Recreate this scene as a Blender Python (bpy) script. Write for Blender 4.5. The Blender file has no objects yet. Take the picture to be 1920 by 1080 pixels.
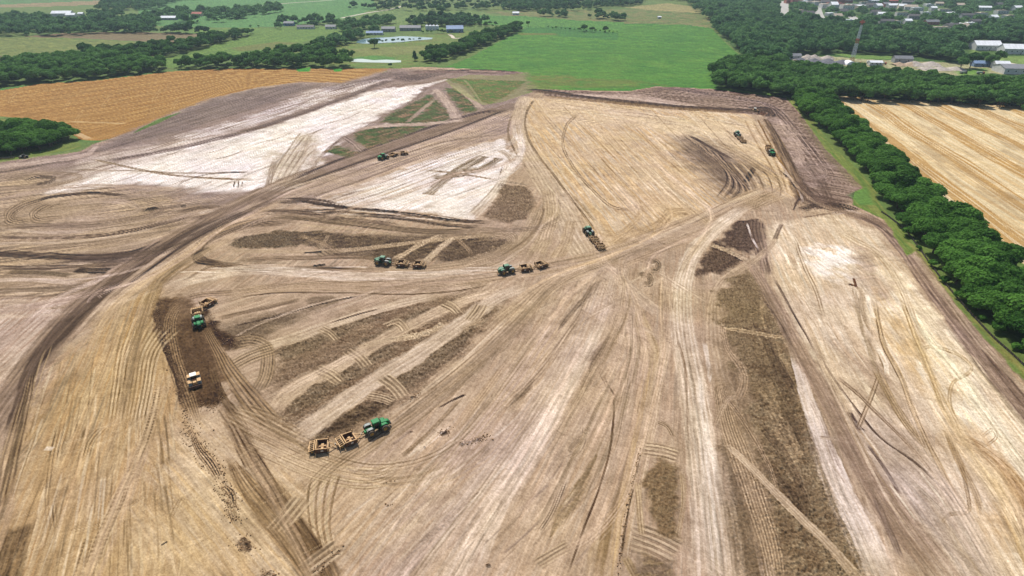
import bpy, math, random
import numpy as np
from mathutils import Vector, Matrix

# ------------------------------------------------------------------ camera, sky, sun, exposure
SC = bpy.context.scene
COL = SC.collection
CAM_H = 112.0
GROUND_K = 1.35
FPX = 1110.0                                   # focal length in photo pixels (1920 wide)
PITCH = math.atan(640.0 / FPX)
cam_d = bpy.data.cameras.new('camera')
cam = bpy.data.objects.new('camera', cam_d)
COL.objects.link(cam)
cam.location = (0, 0, CAM_H)
cam.rotation_euler = (math.pi / 2 - PITCH, 0, 0)
cam_d.sensor_width = 36
cam_d.lens = 36 * FPX / 1920
cam_d.clip_start = 1.0
cam_d.clip_end = 20000
SC.camera = cam

SUN_EL = math.radians(54)
SUN_AZ = math.radians(-17)                     # from +Y, towards -X
world = bpy.data.worlds.new('World')
SC.world = world
world.use_nodes = True
wn = world.node_tree
wn.nodes.clear()
wo = wn.nodes.new('ShaderNodeOutputWorld')
wb = wn.nodes.new('ShaderNodeBackground')
ws = wn.nodes.new('ShaderNodeTexSky')
ws.sky_type = 'NISHITA'
ws.sun_disc = False
ws.sun_elevation = SUN_EL
ws.sun_rotation = SUN_AZ
ws.air_density = 1.2
ws.dust_density = 2.0
wb.inputs['Strength'].default_value = 0.11
wn.links.new(ws.outputs['Color'], wb.inputs['Color'])
wn.links.new(wb.outputs['Background'], wo.inputs['Surface'])
sun_d = bpy.data.lights.new('sun', 'SUN')
sun = bpy.data.objects.new('sun', sun_d)
COL.objects.link(sun)
sun_d.energy = 4.6
sun_d.angle = math.radians(0.55)
sun_d.color = (1.0, 0.965, 0.91)
SUN_DIR = Vector((math.sin(SUN_AZ) * math.cos(SUN_EL), math.cos(SUN_AZ) * math.cos(SUN_EL), math.sin(SUN_EL)))
sun.rotation_euler = SUN_DIR.to_track_quat('Z', 'Y').to_euler()
sun.location = (0, 200, 300)
SC.view_settings.view_transform = 'Standard'
SC.view_settings.look = 'None'
SC.view_settings.exposure = 0.15
SC.view_settings.gamma = 1.0
SC.cycles.max_bounces = 5
SC.cycles.volume_bounces = 0

# ------------------------------------------------------------------ plane mapping: photo pixel -> ground metres
cp, sp = math.cos(PITCH), math.sin(PITCH)


def gxy(px, py):
    """ground point seen at a photo pixel (z = 0)"""
    u = (np.asarray(px, float) - 960.0) / FPX
    v = (540.0 - np.asarray(py, float)) / FPX
    dz = -sp + v * cp
    dy = cp + v * sp
    t = -CAM_H / dz
    return u * t, dy * t


def G(px, py, z=0.0):
    x, y = gxy(px, py)
    k = (CAM_H - z) / CAM_H
    return Vector((float(x) * k, float(y) * k, z))


def px_per_m(py):
    return cp * (py + 100.0) / CAM_H


def lin(c):
    c = np.asarray(c, float) / 255.0
    return np.where(c <= 0.04045, c / 12.92, ((c + 0.055) / 1.055) ** 2.4)


# ------------------------------------------------------------------ noise
rng = np.random.default_rng(7)
_T = rng.random((256, 256)).astype(np.float32)


def vn(u, v, seed=0):
    u = np.asarray(u, np.float32) + seed * 17.31
    v = np.asarray(v, np.float32) + seed * 9.77
    iu = np.floor(u)
    iv = np.floor(v)
    fu = u - iu
    fv = v - iv
    fu = fu * fu * (3 - 2 * fu)
    fv = fv * fv * (3 - 2 * fv)
    a = iu.astype(np.int32) & 255
    b = iv.astype(np.int32) & 255
    a1 = (a + 1) & 255
    b1 = (b + 1) & 255
    return (_T[a, b] * (1 - fu) + _T[a1, b] * fu) * (1 - fv) + (_T[a, b1] * (1 - fu) + _T[a1, b1] * fu) * fv


def fbm(u, v, seed=0, o=3):
    s = 0
    a = 1.0
    t = 0
    for i in range(o):
        s = s + a * vn(u * 2 ** i, v * 2 ** i, seed + i * 3)
        t += a
        a *= 0.6
    return s / t


def sst(e0, e1, x):
    t = np.clip((x - e0) / (e1 - e0), 0, 1)
    return t * t * (3 - 2 * t)


# ------------------------------------------------------------------ tagging
def tag(o, label=None, cat=None, group=None, kind=None):
    if label: o['label'] = label
    if cat: o['category'] = cat
    if group: o['group'] = group
    if kind: o['kind'] = kind
    return o


# ------------------------------------------------------------------ the ground sheet: a grid finer near the camera
STEP = 1.45
gx = np.concatenate([np.linspace(-1500, -180, 26)[:-1], np.arange(-180, 2100, STEP), np.linspace(2100, 3400, 26)])
gy = np.concatenate([np.array([-92., -88., -84, -80, -75, -70, -65, -60, -55, -50, -45, -40]), np.arange(-36, 1110, STEP), np.linspace(1110, 1500, 60)])
PX, PY = np.meshgrid(gx, gy)
WX, WY = gxy(PX, PY)
WX = WX.astype(np.float32)
WY = WY.astype(np.float32)
NR, NC = PX.shape
CL = np.zeros((NR, NC, 3), np.float32)          # soil / crop colour, linear
HT = np.zeros((NR, NC), np.float32)             # real height
RG = np.zeros((NR, NC), np.float32)             # cloddy roughness amount
REG = np.zeros((NR, NC), np.int8)               # which ground object
TH = np.full((NR, NC), 0.9, np.float32)         # direction the machines ran, for the fine streaks


def sl(x0, y0, x1, y1):
    i0 = max(0, np.searchsorted(gy, y0) - 1)
    i1 = min(NR, np.searchsorted(gy, y1) + 1)
    j0 = max(0, np.searchsorted(gx, x0) - 1)
    j1 = min(NC, np.searchsorted(gx, x1) + 1)
    return slice(i0, i1), slice(j0, j1)


def poly(pts, col, a=1.0, soft=1.5, warp=1.5, wscale=6.0, dirn=None, st=0.35, L=18., wd=1.0, h=0, rough=0, reg=None, seed=1, patch=0.0, c2=None):
    """fill a ground polygon (photo-pixel corners, metres for softness)"""
    P = np.array(pts, float)
    m = 25
    S = sl(P[:, 0].min() - m, P[:, 1].min() - m, P[:, 0].max() + m, P[:, 1].max() + m)
    X = WX[S]
    Y = WY[S]
    qx, qy = gxy(P[:, 0], P[:, 1])
    n = len(P)
    dist = np.full(X.shape, 1e9, np.float32)
    ins = np.zeros(X.shape, bool)
    for i in range(n):
        ax, ay, bx, by = qx[i], qy[i], qx[(i + 1) % n], qy[(i + 1) % n]
        dx, dy = bx - ax, by - ay
        t = np.clip(((X - ax) * dx + (Y - ay) * dy) / (dx * dx + dy * dy + 1e-9), 0, 1)
        dist = np.minimum(dist, (X - ax - t * dx) ** 2 + (Y - ay - t * dy) ** 2)
        if abs(dy) > 1e-9:
            ins ^= ((ay > Y) != (by > Y)) & (X < dx * (Y - ay) / dy + ax)
    dist = np.sqrt(dist)
    sd = np.where(ins, dist, -dist)
    if warp:
        sd = sd + (fbm(X / wscale, Y / wscale, seed, 3) - 0.5) * 2 * warp
    mk = sst(-soft, soft, sd)
    if reg is not None:
        r = REG[S]
        r[sd > 0] = reg
    if dirn:
        a0 = gxy(dirn[0], dirn[1])
        a1 = gxy(dirn[2], dirn[3])
        th = math.atan2(a1[1] - a0[1], a1[0] - a0[0])
    else:
        th = 0.3
    if dirn:
        TH[S] = np.where(mk * a > .45, th, TH[S])
    s = X * math.cos(th) + Y * math.sin(th)
    d = -X * math.sin(th) + Y * math.cos(th)
    d = d + 1.5 * (vn(s / 40, d / 40, seed + 5) - .5)
    nz = fbm(s / L, d / wd, seed + 2, 4)
    nz = .5 + (nz - .5) * np.clip(2.6 * fbm(X / 20, Y / 20, seed + 20, 3) - .55, .2, 1.35)
    c = lin(col)[None, None, :].astype(np.float32)
    if c2 is not None:
        q = np.clip((nz - 0.5) * 4.5 + 0.5, 0, 1)[..., None]
        c = c * (1 - q) + lin(c2).astype(np.float32) * q
    c = c * (1 + st * 1.6 * (nz - 0.5))[..., None]
    mk = mk * a
    if patch:
        mk = mk * sst(0.5 - .22, 0.5 + .12, fbm(s / (L * .7), d / (wd * 3), seed + 9, 3) + (patch - 0.5))
    CL[S] = CL[S] * (1 - mk[..., None]) + c * mk[..., None]
    if h: HT[S] += h * mk
    if rough: RG[S] = RG[S] * (1 - mk) + rough * mk
    elif a > 0.8: RG[S] *= (1 - mk)


def spline(pts, k=6):
    P = np.array(pts, float)
    if len(P) == 2: k = 2
    Q = np.vstack([2 * P[0] - P[1], P, 2 * P[-1] - P[-2]])
    out = []
    for i in range(1, len(Q) - 2):
        p0, p1, p2, p3 = Q[i - 1], Q[i], Q[i + 1], Q[i + 2]
        for t in np.linspace(0, 1, k, endpoint=False):
            out.append(0.5 * ((2 * p1) + (-p0 + p2) * t + (2 * p0 - 5 * p1 + 4 * p2 - p3) * t * t + (-p0 + 3 * p1 - 3 * p2 + p3) * t ** 3))
    out.append(P[-1])
    return np.array(out)


_sk = [0]


def stroke(pts, w, col, a=1.0, soft=0.4, st=0.5, L=14., wd=0.6, lines=0, lc=None, la=0.6, lw=0.5, jag=0.25, h=0, lh=0, rough=0, ends=0.12, brk=0.0, dash=0, seed=None):
    """a wheel track / road / smear on the ground. pts photo pixels (x, y[, width px]); w default width px"""
    _sk[0] += 1
    if seed is None: seed = _sk[0]
    P = np.array([(p[0], p[1], p[2] if len(p) > 2 else w) for p in pts], float)
    P = spline(P)
    tx = np.gradient(P[:, 0])
    ty = np.gradient(P[:, 1])
    tl = np.hypot(tx, ty) + 1e-9
    nx, ny = -ty / tl, tx / tl
    ax, ay = gxy(P[:, 0], P[:, 1])
    bx0, by0 = gxy(P[:, 0] + nx * P[:, 2] / 2, P[:, 1] + ny * P[:, 2] / 2)
    cx0, cy0 = gxy(P[:, 0] - nx * P[:, 2] / 2, P[:, 1] - ny * P[:, 2] / 2)
    wtx = np.gradient(ax)
    wty = np.gradient(ay)
    wl = np.hypot(wtx, wty) + 1e-9
    hw = np.abs((bx0 - cx0) * (-wty / wl) + (by0 - cy0) * (wtx / wl)) / 2 + 0.05
    cum = np.concatenate([[0], np.cumsum(np.hypot(np.diff(ax), np.diff(ay)))])
    tot = cum[-1]
    mg = P[:, 2].max() * 0.85 + 4
    S = sl(P[:, 0].min() - mg, P[:, 1].min() - mg, P[:, 0].max() + mg, P[:, 1].max() + mg)
    i0, j0 = S[0].start, S[1].start
    shp = WX[S].shape
    if shp[0] == 0 or shp[1] == 0: return
    BD = np.full(shp, 9.0, np.float32)          # |d|/halfwidth
    BS = np.zeros(shp, np.float32)
    BM = np.zeros(shp, np.float32)
    BA = np.zeros(shp, np.float32)
    for k in range(len(P) - 1):
        m2 = max(P[k, 2], P[k + 1, 2]) * 0.85 + 4
        T = sl(min(P[k, 0], P[k + 1, 0]) - m2, min(P[k, 1], P[k + 1, 1]) - m2, max(P[k, 0], P[k + 1, 0]) + m2, max(P[k, 1], P[k + 1, 1]) + m2)
        q = (slice(T[0].start - i0, min(T[0].stop - i0, shp[0])), slice(T[1].start - j0, min(T[1].stop - j0, shp[1])))
        X = WX[S][q]
        Y = WY[S][q]
        dx, dy = ax[k + 1] - ax[k], ay[k + 1] - ay[k]
        ll = dx * dx + dy * dy + 1e-9
        t = np.clip(((X - ax[k]) * dx + (Y - ay[k]) * dy) / ll, 0, 1)
        ex = X - ax[k] - t * dx
        ey = Y - ay[k] - t * dy
        sg = np.sign(dx * ey - dy * ex)
        dm = np.hypot(ex, ey)
        w_ = hw[k] + (hw[k + 1] - hw[k]) * t
        dn = dm / w_
        better = dn < np.abs(BD[q])
        BD[q] = np.where(better, dn * sg, BD[q])
        BM[q] = np.where(better, dm * sg, BM[q])
        BA[q] = np.where(better, math.atan2(dy, dx), BA[q])
        BS[q] = np.where(better, cum[k] + t * math.sqrt(ll), BS[q])
    an = np.abs(BD)
    near = an < 1.6
    if jag:
        an = an + (fbm(BS / 6, BM / 1.5, seed + 3, 3) - 0.5) * 2 * jag
    mk = 1 - sst(1 - soft, 1 + 0.15 * soft, an)
    if ends:
        e = min(ends * tot, 12.) + 0.3
        mk = mk * sst(0, e, BS) * sst(0, e, tot - BS)
    nz = fbm(BS / L, BM / wd, seed, 3)
    mk = mk * a * near
    if st and a < 0.999:
        mk = mk * np.clip(1 - st * 2.0 * (nz - 0.35), 0, 1.15)
    if brk:
        mk = mk * sst(brk - 0.12, brk + 0.12, fbm(BS / (L * .8), BM / (wd * 2.0), seed + 11, 2))
    mk = np.clip(mk, 0, 1)
    c = lin(col)[None, None, :].astype(np.float32) * (1 + st * 0.75 * (nz - 0.5))[..., None]
    if lines:
        ph = BD * lines / 2.0 + 0.18 * (vn(BS / 9, BM * 0 + 3, seed + 7) - .5) * 2
        pt = 0.5 + 0.5 * np.cos(2 * math.pi * (ph + (0.5 if lines % 2 == 0 else 0.0)))
        pt = sst(1 - lw - .2, 1 - lw + .25, pt) * np.clip(0.25 + 1.2 * fbm(BS / 7, BD * lines, seed + 5, 2), 0, 1)
        if dash: pt = pt * (0.55 + 0.45 * (np.cos(2 * math.pi * BS / dash) > 0))
        if lc is None:
            mk = mk * pt
        else:
            q = (pt * la)[..., None]
            c = c * (1 - q) + lin(lc).astype(np.float32) * q
        if lh: HT[S] += lh * pt * (mk > 0.05) * np.minimum(1, mk * 2)
    CL[S] = CL[S] * (1 - mk[..., None]) + c * mk[..., None]
    TH[S] = np.where((mk > .3) & (P[:, 2].max() > 5), BA, TH[S])
    if h: HT[S] += h * mk
    if rough: RG[S] = np.maximum(RG[S], rough * mk)
    elif a > 0.85 and w > 12: RG[S] *= (1 - mk)

# ------------------------------------------------------------------ painting the land: base soils
TAN = (196, 168, 136); LT = (212, 190, 166); PINK = (205, 181, 162); MAU = (160, 134, 122); DM = (138, 114, 104)
BR = (122, 94, 66); DBR = (98, 70, 48); WH = (236, 226, 220); CR = (232, 213, 186); YT = (190, 158, 112); RGH = (164, 139, 110)

wx = WX; wy = WY
base = fbm(wx / 60, wy / 60, 40, 4)[..., None]
CL[:] = lin((104, 128, 82)).astype(np.float32) * (1 - base) * 1.0 + lin((132, 134, 82)).astype(np.float32) * base
REG[:] = 3                                       # pasture everywhere first

# far fields, top left
poly([(-1400, -90), (-1400, 60), (0, 15), (190, 6), (260, -6), (400, -40), (400, -90)], (120, 142, 104), dirn=(0, 0, 200, 0), c2=(104, 134, 96))
poly([(-400, 22), (0, 14), (60, 13), (190, 9), (192, 1), (60, 6), (0, 9), (-400, 14)], (168, 138, 122), dirn=(0, 0, 200, 0), warp=3)
poly([(250, -20), (800, -60), (1000, -60), (700, 0), (708, 22), (640, 36), (530, 50), (430, 52), (290, 48), (260, 25)], (96, 140, 92), dirn=(300, 40, 700, 10), c2=(110, 146, 96), st=.2)
poly([(-600, 70), (0, 71), (60, 69), (250, 78), (268, 84), (240, 93), (150, 102), (45, 109), (-600, 112)], (128, 132, 84), dirn=(0, 90, 260, 85), c2=(140, 136, 88))
poly([(40, 69), (120, 62), (240, 60), (400, 64), (385, 74), (330, 79), (250, 77), (150, 72)], (154, 126, 112), dirn=(60, 68, 380, 70), c2=(140, 112, 98))
poly([(-600, 106), (0, 105), (44, 109), (42, 121), (0, 123), (-600, 135)], (120, 94, 84), dirn=(0, 110, 44, 112))
poly([(300, 54), (480, 52), (640, 50), (660, 62), (600, 70), (560, 82), (520, 92), (330, 128), (270, 120), (330, 104), (400, 84), (470, 66), (330, 60)], (112, 136, 74), dirn=(300, 120, 600, 60), c2=(124, 142, 78), st=.3, wd=3)
poly([(430, 90), (520, 78), (560, 80), (510, 92), (450, 96)], (140, 122, 84), a=.6, soft=6)
poly([(600, 90), (680, 76), (860, 60), (930, 52), (850, 92), (760, 128), (700, 128), (620, 120)], (140, 140, 88), dirn=(640, 100, 860, 90), c2=(120, 134, 78), wd=4)
poly([(640, 92), (740, 88), (830, 84), (790, 100), (700, 104)], (152, 142, 104), a=.7, soft=6, warp=4)
poly([(740, 112), (745, 108), (700, 104), (668, 108), (652, 112), (690, 114)], (98, 142, 78), a=.9, soft=3)
poly([(690, 20), (740, 16), (900, 22), (990, 30), (930, 48), (780, 60), (700, 50), (640, 46)], (116, 136, 84), dirn=(640, 40, 900, 30), c2=(130, 140, 92))
# far middle and right
poly([(900, 22), (1330, 14), (1335, 54), (1170, 44), (980, 34)], (124, 132, 88), dirn=(900, 30, 1330, 40), c2=(142, 128, 96), wd=5)
poly([(1170, 14), (1250, 6), (1300, 12), (1310, 24), (1230, 20)], (186, 158, 128), a=.8, soft=8, warp=8)
poly([(830, 28), (980, 30), (1080, 38), (1170, 42), (1172, 60), (1150, 66), (975, 52), (900, 44), (840, 34)], (92, 134, 70), dirn=(850, 36, 1160, 60), c2=(104, 144, 74))
REGCROP = 2
crop = [(820, 132), (880, 108), (985, 52), (1060, 50), (1160, 56), (1170, 44), (1280, 46), (1335, 53), (1360, 80), (1386, 102), (1386, 112), (1345, 124), (1350, 172), (1230, 163), (1180, 170), (1010, 168), (960, 182), (925, 196), (900, 190), (850, 160), (835, 150), (900, 146), (985, 138), (930, 131)]
poly(crop, (90, 138, 62), dirn=(900, 120, 1300, 100), c2=(106, 148, 66), st=.22, wd=2.5, L=25, warp=2, reg=REGCROP, soft=2)
poly([(985, 52), (1060, 50), (1160, 62), (1158, 75), (1080, 70), (975, 60)], (78, 128, 70), dirn=(985, 55, 1158, 70), soft=2, c2=(86, 134, 70), st=.2)
poly([(970, 62), (1040, 62), (1045, 66), (975, 66)], (150, 128, 80), a=.55, soft=5, warp=5)
poly([(830, 150), (1000, 142), (1180, 150), (1250, 160), (1000, 168), (920, 196)], (140, 134, 78), a=.65, soft=10, warp=9, patch=.55, dirn=(830, 150, 1200, 155), wd=4)
poly([(1120, 112), (1230, 122), (1260, 136), (1180, 134)], (64, 118, 50), a=.5, soft=7, warp=7, patch=.5, dirn=(1100, 112, 1260, 138))
poly([(980, 140), (1060, 140), (1110, 152), (1020, 156)], (152, 128, 86), a=.5, soft=5, warp=6, patch=.5)
poly([(900, 120), (1050, 90), (1200, 100), (1330, 90), (1380, 110), (1340, 140), (1100, 150), (930, 140)], (120, 150, 74), a=.5, dirn=(900, 120, 1300, 100), soft=8, warp=10, patch=.42, L=25, wd=9)
poly([(880, 125), (1000, 80), (1200, 70), (1330, 60), (1370, 100), (1200, 130), (1000, 130)], (74, 126, 58), a=.5, dirn=(900, 120, 1300, 100), soft=8, warp=10, patch=.42, L=40, wd=12, seed=5)
for i in range(14):
    y = 66 + i * 6.2
    stroke([(930 - i * 9, y + 4), (1100, y - 1), (1350, y + 3)], 2, (112, 164, 72), a=.35, st=.7, brk=.45, L=30)
# far right under the woods and the town
poly([(1300, -90), (1335, 50), (1390, 105), (1345, 165), (1480, 182), (1560, 184), (1925, 202), (3400, 230), (3400, -90)], (78, 104, 60), warp=6, c2=(96, 116, 68))
poly([(1480, 108), (1560, 106), (1640, 112), (1800, 118), (1930, 128), (2100, 135), (2100, 150), (1930, 142), (1860, 138), (1790, 142), (1700, 130), (1600, 124), (1500, 120)], (205, 186, 172), warp=5, soft=3, c2=(168, 150, 136), dirn=(1500, 110, 1900, 130), st=.4)
poly([(1560, 100), (1660, 100), (1700, 112), (1600, 110)], (130, 150, 92), soft=5)
poly([(1730, 46), (1760, 52), (1800, 50), (1830, 42), (1800, 60), (1750, 60)], (170, 165, 130), soft=6, warp=6)
poly([(1790, 130), (1850, 128), (1850, 138), (1800, 142)], (128, 158, 84), soft=5)
poly([(1850, 106), (2100, 104), (2100, 122), (1870, 122), (1820, 100), (1824, 92)], (142, 156, 100), soft=4)
poly([(1520, 42), (1545, 42), (1540, 48), (1525, 48)], (140, 154, 106), soft=5)
poly([(1660, 60), (1690, 60), (1690, 66), (1665, 66)], (112, 146, 76), soft=5)

# wheat, left (orange, freshly cut) and pale stubble, right
wheat = [(-1400, 270), (-300, 205), (0, 167), (60, 158), (180, 151), (320, 134), (420, 129), (560, 128), (735, 128), (690, 150), (640, 157), (560, 155), (480, 165), (400, 185), (320, 215), (262, 242), (215, 259), (185, 264), (150, 262), (125, 245), (60, 225), (0, 218), (-300, 250), (-1400, 400)]
poly(wheat, (188, 142, 76), dirn=(60, 235, 460, 138), c2=(166, 118, 56), L=60, wd=1.6, st=.25, warp=1, soft=1, reg=1)
for i in range(36):
    # combine passes following the field's curved edge
    t = i / 35
    stroke([(-160, 232 - t * 62 + 14), (100, 250 - t * 92), (330, 212 - t * 76), (460, 166 - t * 34), (700, 150 - t * 20)], 1.3 - .5 * t, (222, 178, 106) if i % 3 else (148, 100, 42), a=.5, soft=.8, st=.6, L=40, brk=.36)
for (x, y) in ((118, 200), (140, 222), (190, 195), (285, 183), (15, 185), (320, 198)):
    stroke([(x, y + 10), (x + 3, y), (x + 12, y - 12), (x + 18, y - 18)], 1.6, (222, 188, 130), a=.3, brk=.3)
    stroke([(x + 5, y + 10), (x + 8, y), (x + 17, y - 12)], 1.4, (222, 188, 130), a=.3, brk=.3)
stroke([(170, 262), (140, 248), (125, 236)], 9, (226, 190, 140), a=.8)
stroke([(125, 228), (190, 230), (240, 232)], 3, (224, 188, 130), a=.6)
stub = [(1540, 178), (1700, 188), (1925, 200), (3400, 260), (3400, 900), (2300, 640), (1925, 500), (1830, 430), (1760, 360), (1700, 300), (1600, 220)]
poly(stub, (216, 192, 148), dirn=(1640, 195, 1925, 350), c2=(202, 172, 124), L=70, wd=2.0, st=.28, warp=.8, reg=1, soft=1)
# alternating bands of cut straw
_S = sl(1530, 170, 3390, 900)
_a, _b = gxy(1580, 200), gxy(1922, 452)
_th = math.atan2(_b[1] - _a[1], _b[0] - _a[0])
_q1, _q2 = gxy(1632, 195), gxy(1698, 197)
_per = lambda x, y: -x * math.sin(_th) + y * math.cos(_th)
_P = abs(_per(*_q1) - _per(*_q2))
_d = _per(WX[_S], WY[_S]) - _per(*_q1)
_s = WX[_S] * math.cos(_th) + WY[_S] * math.sin(_th)
_d = _d + (fbm(_s / 60, _d / 30, 31, 2) - .5) * 5
_g = np.cos(2 * math.pi * _d / _P)
_g = sst(-.15, .45, _g + (fbm(_s / 30, _d / 1.4, 33, 3) - .5) * 1.5)
_m = (REG[_S] == 1) * _g * .85
CL[_S] = CL[_S] * (1 - _m[..., None]) + lin((180, 140, 80)).astype(np.float32) * _m[..., None]
_m = (REG[_S] == 1) * sst(.52, .68, fbm(_s / 70, _d / 1.1, 35, 3)) * .5
CL[_S] = CL[_S] * (1 - _m[..., None]) + lin((228, 208, 170)).astype(np.float32) * _m[..., None]
_m = (REG[_S] == 1) * sst(.55, .7, fbm(_s / 50, _d / 9, 36, 3)) * .45
CL[_S] = CL[_S] * (1 - _m[..., None]) + lin((160, 132, 92)).astype(np.float32) * _m[..., None]

# the earthworks site
site = [(-1400, 430), (-400, 330), (0, 305), (150, 284), (180, 268), (215, 257), (262, 241), (320, 214), (400, 184), (480, 164), (560, 154), (640, 156), (700, 144), (735, 129), (790, 125), (880, 129), (985, 136), (935, 142), (880, 140), (835, 150), (850, 168), (905, 197), (940, 192), (1010, 168), (1180, 171), (1232, 162), (1340, 167), (1472, 182), (1500, 212), (1545, 275), (1600, 330), (1620, 352), (1600, 384), (1660, 412), (1705, 452), (1770, 540), (1830, 616), (1925, 720), (2100, 900), (2500, 1400), (2500, 1600), (-1500, 1600)]
poly(site, (192, 166, 138), dirn=(300, 900, 700, 500), c2=(182, 154, 126), warp=1.2, soft=1.2, reg=0, st=.3)
poly([(0, 300), (150, 284), (262, 241), (400, 184), (560, 154), (640, 156), (735, 129), (985, 136), (1000, 170), (960, 215), (700, 300), (500, 380), (200, 520), (-200, 560), (-200, 320)], (172, 148, 134), dirn=(0, 420, 700, 180), c2=(160, 135, 120), soft=8, warp=5, L=40, wd=1.8, st=.3)
poly([(215, 262), (320, 216), (400, 187), (480, 167), (560, 158), (600, 162), (520, 188), (440, 214), (360, 240), (250, 270), (180, 285)], (164, 142, 130), a=.9, dirn=(230, 262, 560, 165), c2=(134, 112, 102), soft=7, warp=5, L=40, wd=1.5)
# left mid area, browner
poly([(-200, 330), (0, 320), (120, 330), (260, 360), (420, 385), (400, 420), (260, 470), (120, 560), (0, 600), (-200, 640)], (168, 142, 116), dirn=(0, 440, 400, 390), c2=(186, 160, 130), soft=10, warp=6, L=30, wd=1.4, st=.4)
# left pink strip beside the haul road
poly([(-200, 560), (0, 560), (140, 560), (110, 620), (50, 700), (0, 790), (-200, 900)], (206, 182, 162), dirn=(0, 700, 140, 570), c2=(176, 148, 126), soft=6, warp=4, wd=1.0)
# south west flat: yellow tan
poly([(280, 545), (330, 600), (345, 700), (350, 800), (420, 900), (560, 1000), (640, 1110), (640, 1300), (-100, 1300), (-60, 1080), (0, 930), (60, 760), (140, 660), (210, 590)], (200, 170, 126), dirn=(110, 1060, 260, 620), c2=(184, 150, 104), soft=6, warp=5, L=26, wd=.8, st=.42)
poly([(330, 790), (500, 800), (620, 900), (640, 1080), (500, 1200), (330, 1100), (250, 950)], (212, 186, 152), dirn=(330, 900, 480, 1080), c2=(198, 168, 126), a=.85, soft=12, warp=8, st=.3)
# centre south: pinkish
poly([(560, 900), (700, 860), (900, 720), (1050, 560), (1150, 560), (1160, 740), (1140, 900), (1080, 1080), (1050, 1300), (640, 1300), (630, 1080)], (210, 184, 156), dirn=(800, 1040, 1080, 600), c2=(190, 161, 130), soft=8, warp=5, L=22, wd=.9, st=.38)
poly([(700, 1000), (900, 830), (980, 800), (930, 960), (860, 1080), (700, 1110)], (178, 152, 140), a=.45, dirn=(700, 1080, 950, 850), soft=10, warp=9, patch=.5, L=20, wd=1.5)
poly([(340, 560), (520, 540), (900, 540), (800, 640), (560, 790), (460, 720), (400, 620)], (196, 170, 142), dirn=(450, 700, 800, 560), c2=(184, 157, 130), soft=8, warp=4, st=.35)
# white ground NW
poly([(330, 256), (420, 232), (500, 207), (580, 168), (680, 152), (735, 148), (650, 176), (560, 207), (480, 234), (400, 255), (330, 272)], (228, 216, 210), a=.9, dirn=(400, 250, 700, 160), c2=(188, 168, 158), soft=5, warp=5, L=30, wd=1.2, patch=.6)
poly([(760, 161), (795, 161), (784, 180), (692, 230), (645, 255), (600, 300), (566, 345), (520, 353), (440, 360), (340, 352), (240, 346), (70, 364), (170, 334), (230, 312), (300, 287), (400, 262), (480, 245), (560, 220), (650, 186), (720, 166)], WH, dirn=(250, 340, 760, 165), c2=(220, 206, 196), soft=5, warp=8, wscale=12, L=26, wd=.9, st=.25)
poly([(165, 296), (300, 268), (420, 250), (500, 240), (400, 275), (300, 300), (200, 325), (90, 362)], (206, 188, 176), a=.75, dirn=(150, 320, 480, 240), soft=8, warp=6, L=30, wd=1.2, patch=.55)
poly([(820, 153), (835, 150), (800, 163), (770, 162)], WH, a=.8, soft=3, warp=3)
# white triangle centre
poly([(680, 345), (760, 315), (830, 290), (945, 258), (965, 290), (948, 330), (920, 372), (880, 408), (780, 398), (690, 392), (620, 380), (650, 360)], WH, dirn=(640, 380, 940, 280), c2=(218, 202, 188), soft=4, warp=6, L=18, wd=1.2, st=.25)
poly([(560, 372), (640, 352), (690, 340), (700, 392), (640, 390), (560, 384)], (205, 184, 168), a=.8, soft=6, warp=5, patch=.5, dirn=(560, 380, 700, 350))
# mauve belt above it
poly([(500, 372), (700, 300), (960, 205), (965, 250), (830, 288), (690, 338), (560, 385)], (172, 147, 132), dirn=(520, 370, 940, 220), c2=(192, 166, 142), a=.9, soft=5, warp=3, L=40, wd=1.1, st=.35)
# upper right pad
pad = [(990, 183), (1100, 190), (1250, 205), (1405, 213), (1440, 262), (1485, 330), (1496, 370), (1440, 372), (1330, 405), (1220, 440), (1140, 466), (1100, 425), (1060, 360), (1010, 300), (985, 250)]
poly(pad, (216, 190, 158), dirn=(1040, 210, 1230, 420), c2=(202, 170, 128), soft=3, warp=2, L=34, wd=1.3, st=.36)
poly([(1180, 215), (1400, 225), (1420, 300), (1360, 300), (1250, 260)], (218, 194, 160), a=.6, dirn=(1200, 215, 1440, 330), soft=12, warp=8)
poly([(1010, 185), (1200, 205), (1300, 240), (1200, 240), (1040, 230)], (214, 188, 158), a=.6, dirn=(1010, 190, 1300, 215), soft=10, warp=8)
# mauve borrow strip round the pad
mauve = [(1010, 166), (1120, 172), (1180, 172), (1232, 163), (1340, 168), (1470, 183), (1500, 212), (1545, 275), (1600, 332), (1618, 354), (1596, 382), (1520, 392), (1500, 340), (1462, 262), (1432, 216), (1300, 205), (1150, 190), (1020, 180)]
poly(mauve, (178, 151, 132), dirn=(1240, 180, 1480, 210), c2=(138, 110, 92), soft=2, warp=2, L=18, wd=1.4, st=.35)
poly([(1080, 176), (1200, 178), (1300, 196), (1280, 200), (1150, 188)], (190, 164, 148), a=.8, soft=5, warp=5, dirn=(1080, 178, 1300, 196))
poly([(1448, 215), (1490, 240), (1540, 330), (1530, 350), (1480, 290)], (196, 170, 154), a=.7, soft=6, warp=5, dirn=(1448, 215, 1535, 345), patch=.6)
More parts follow.
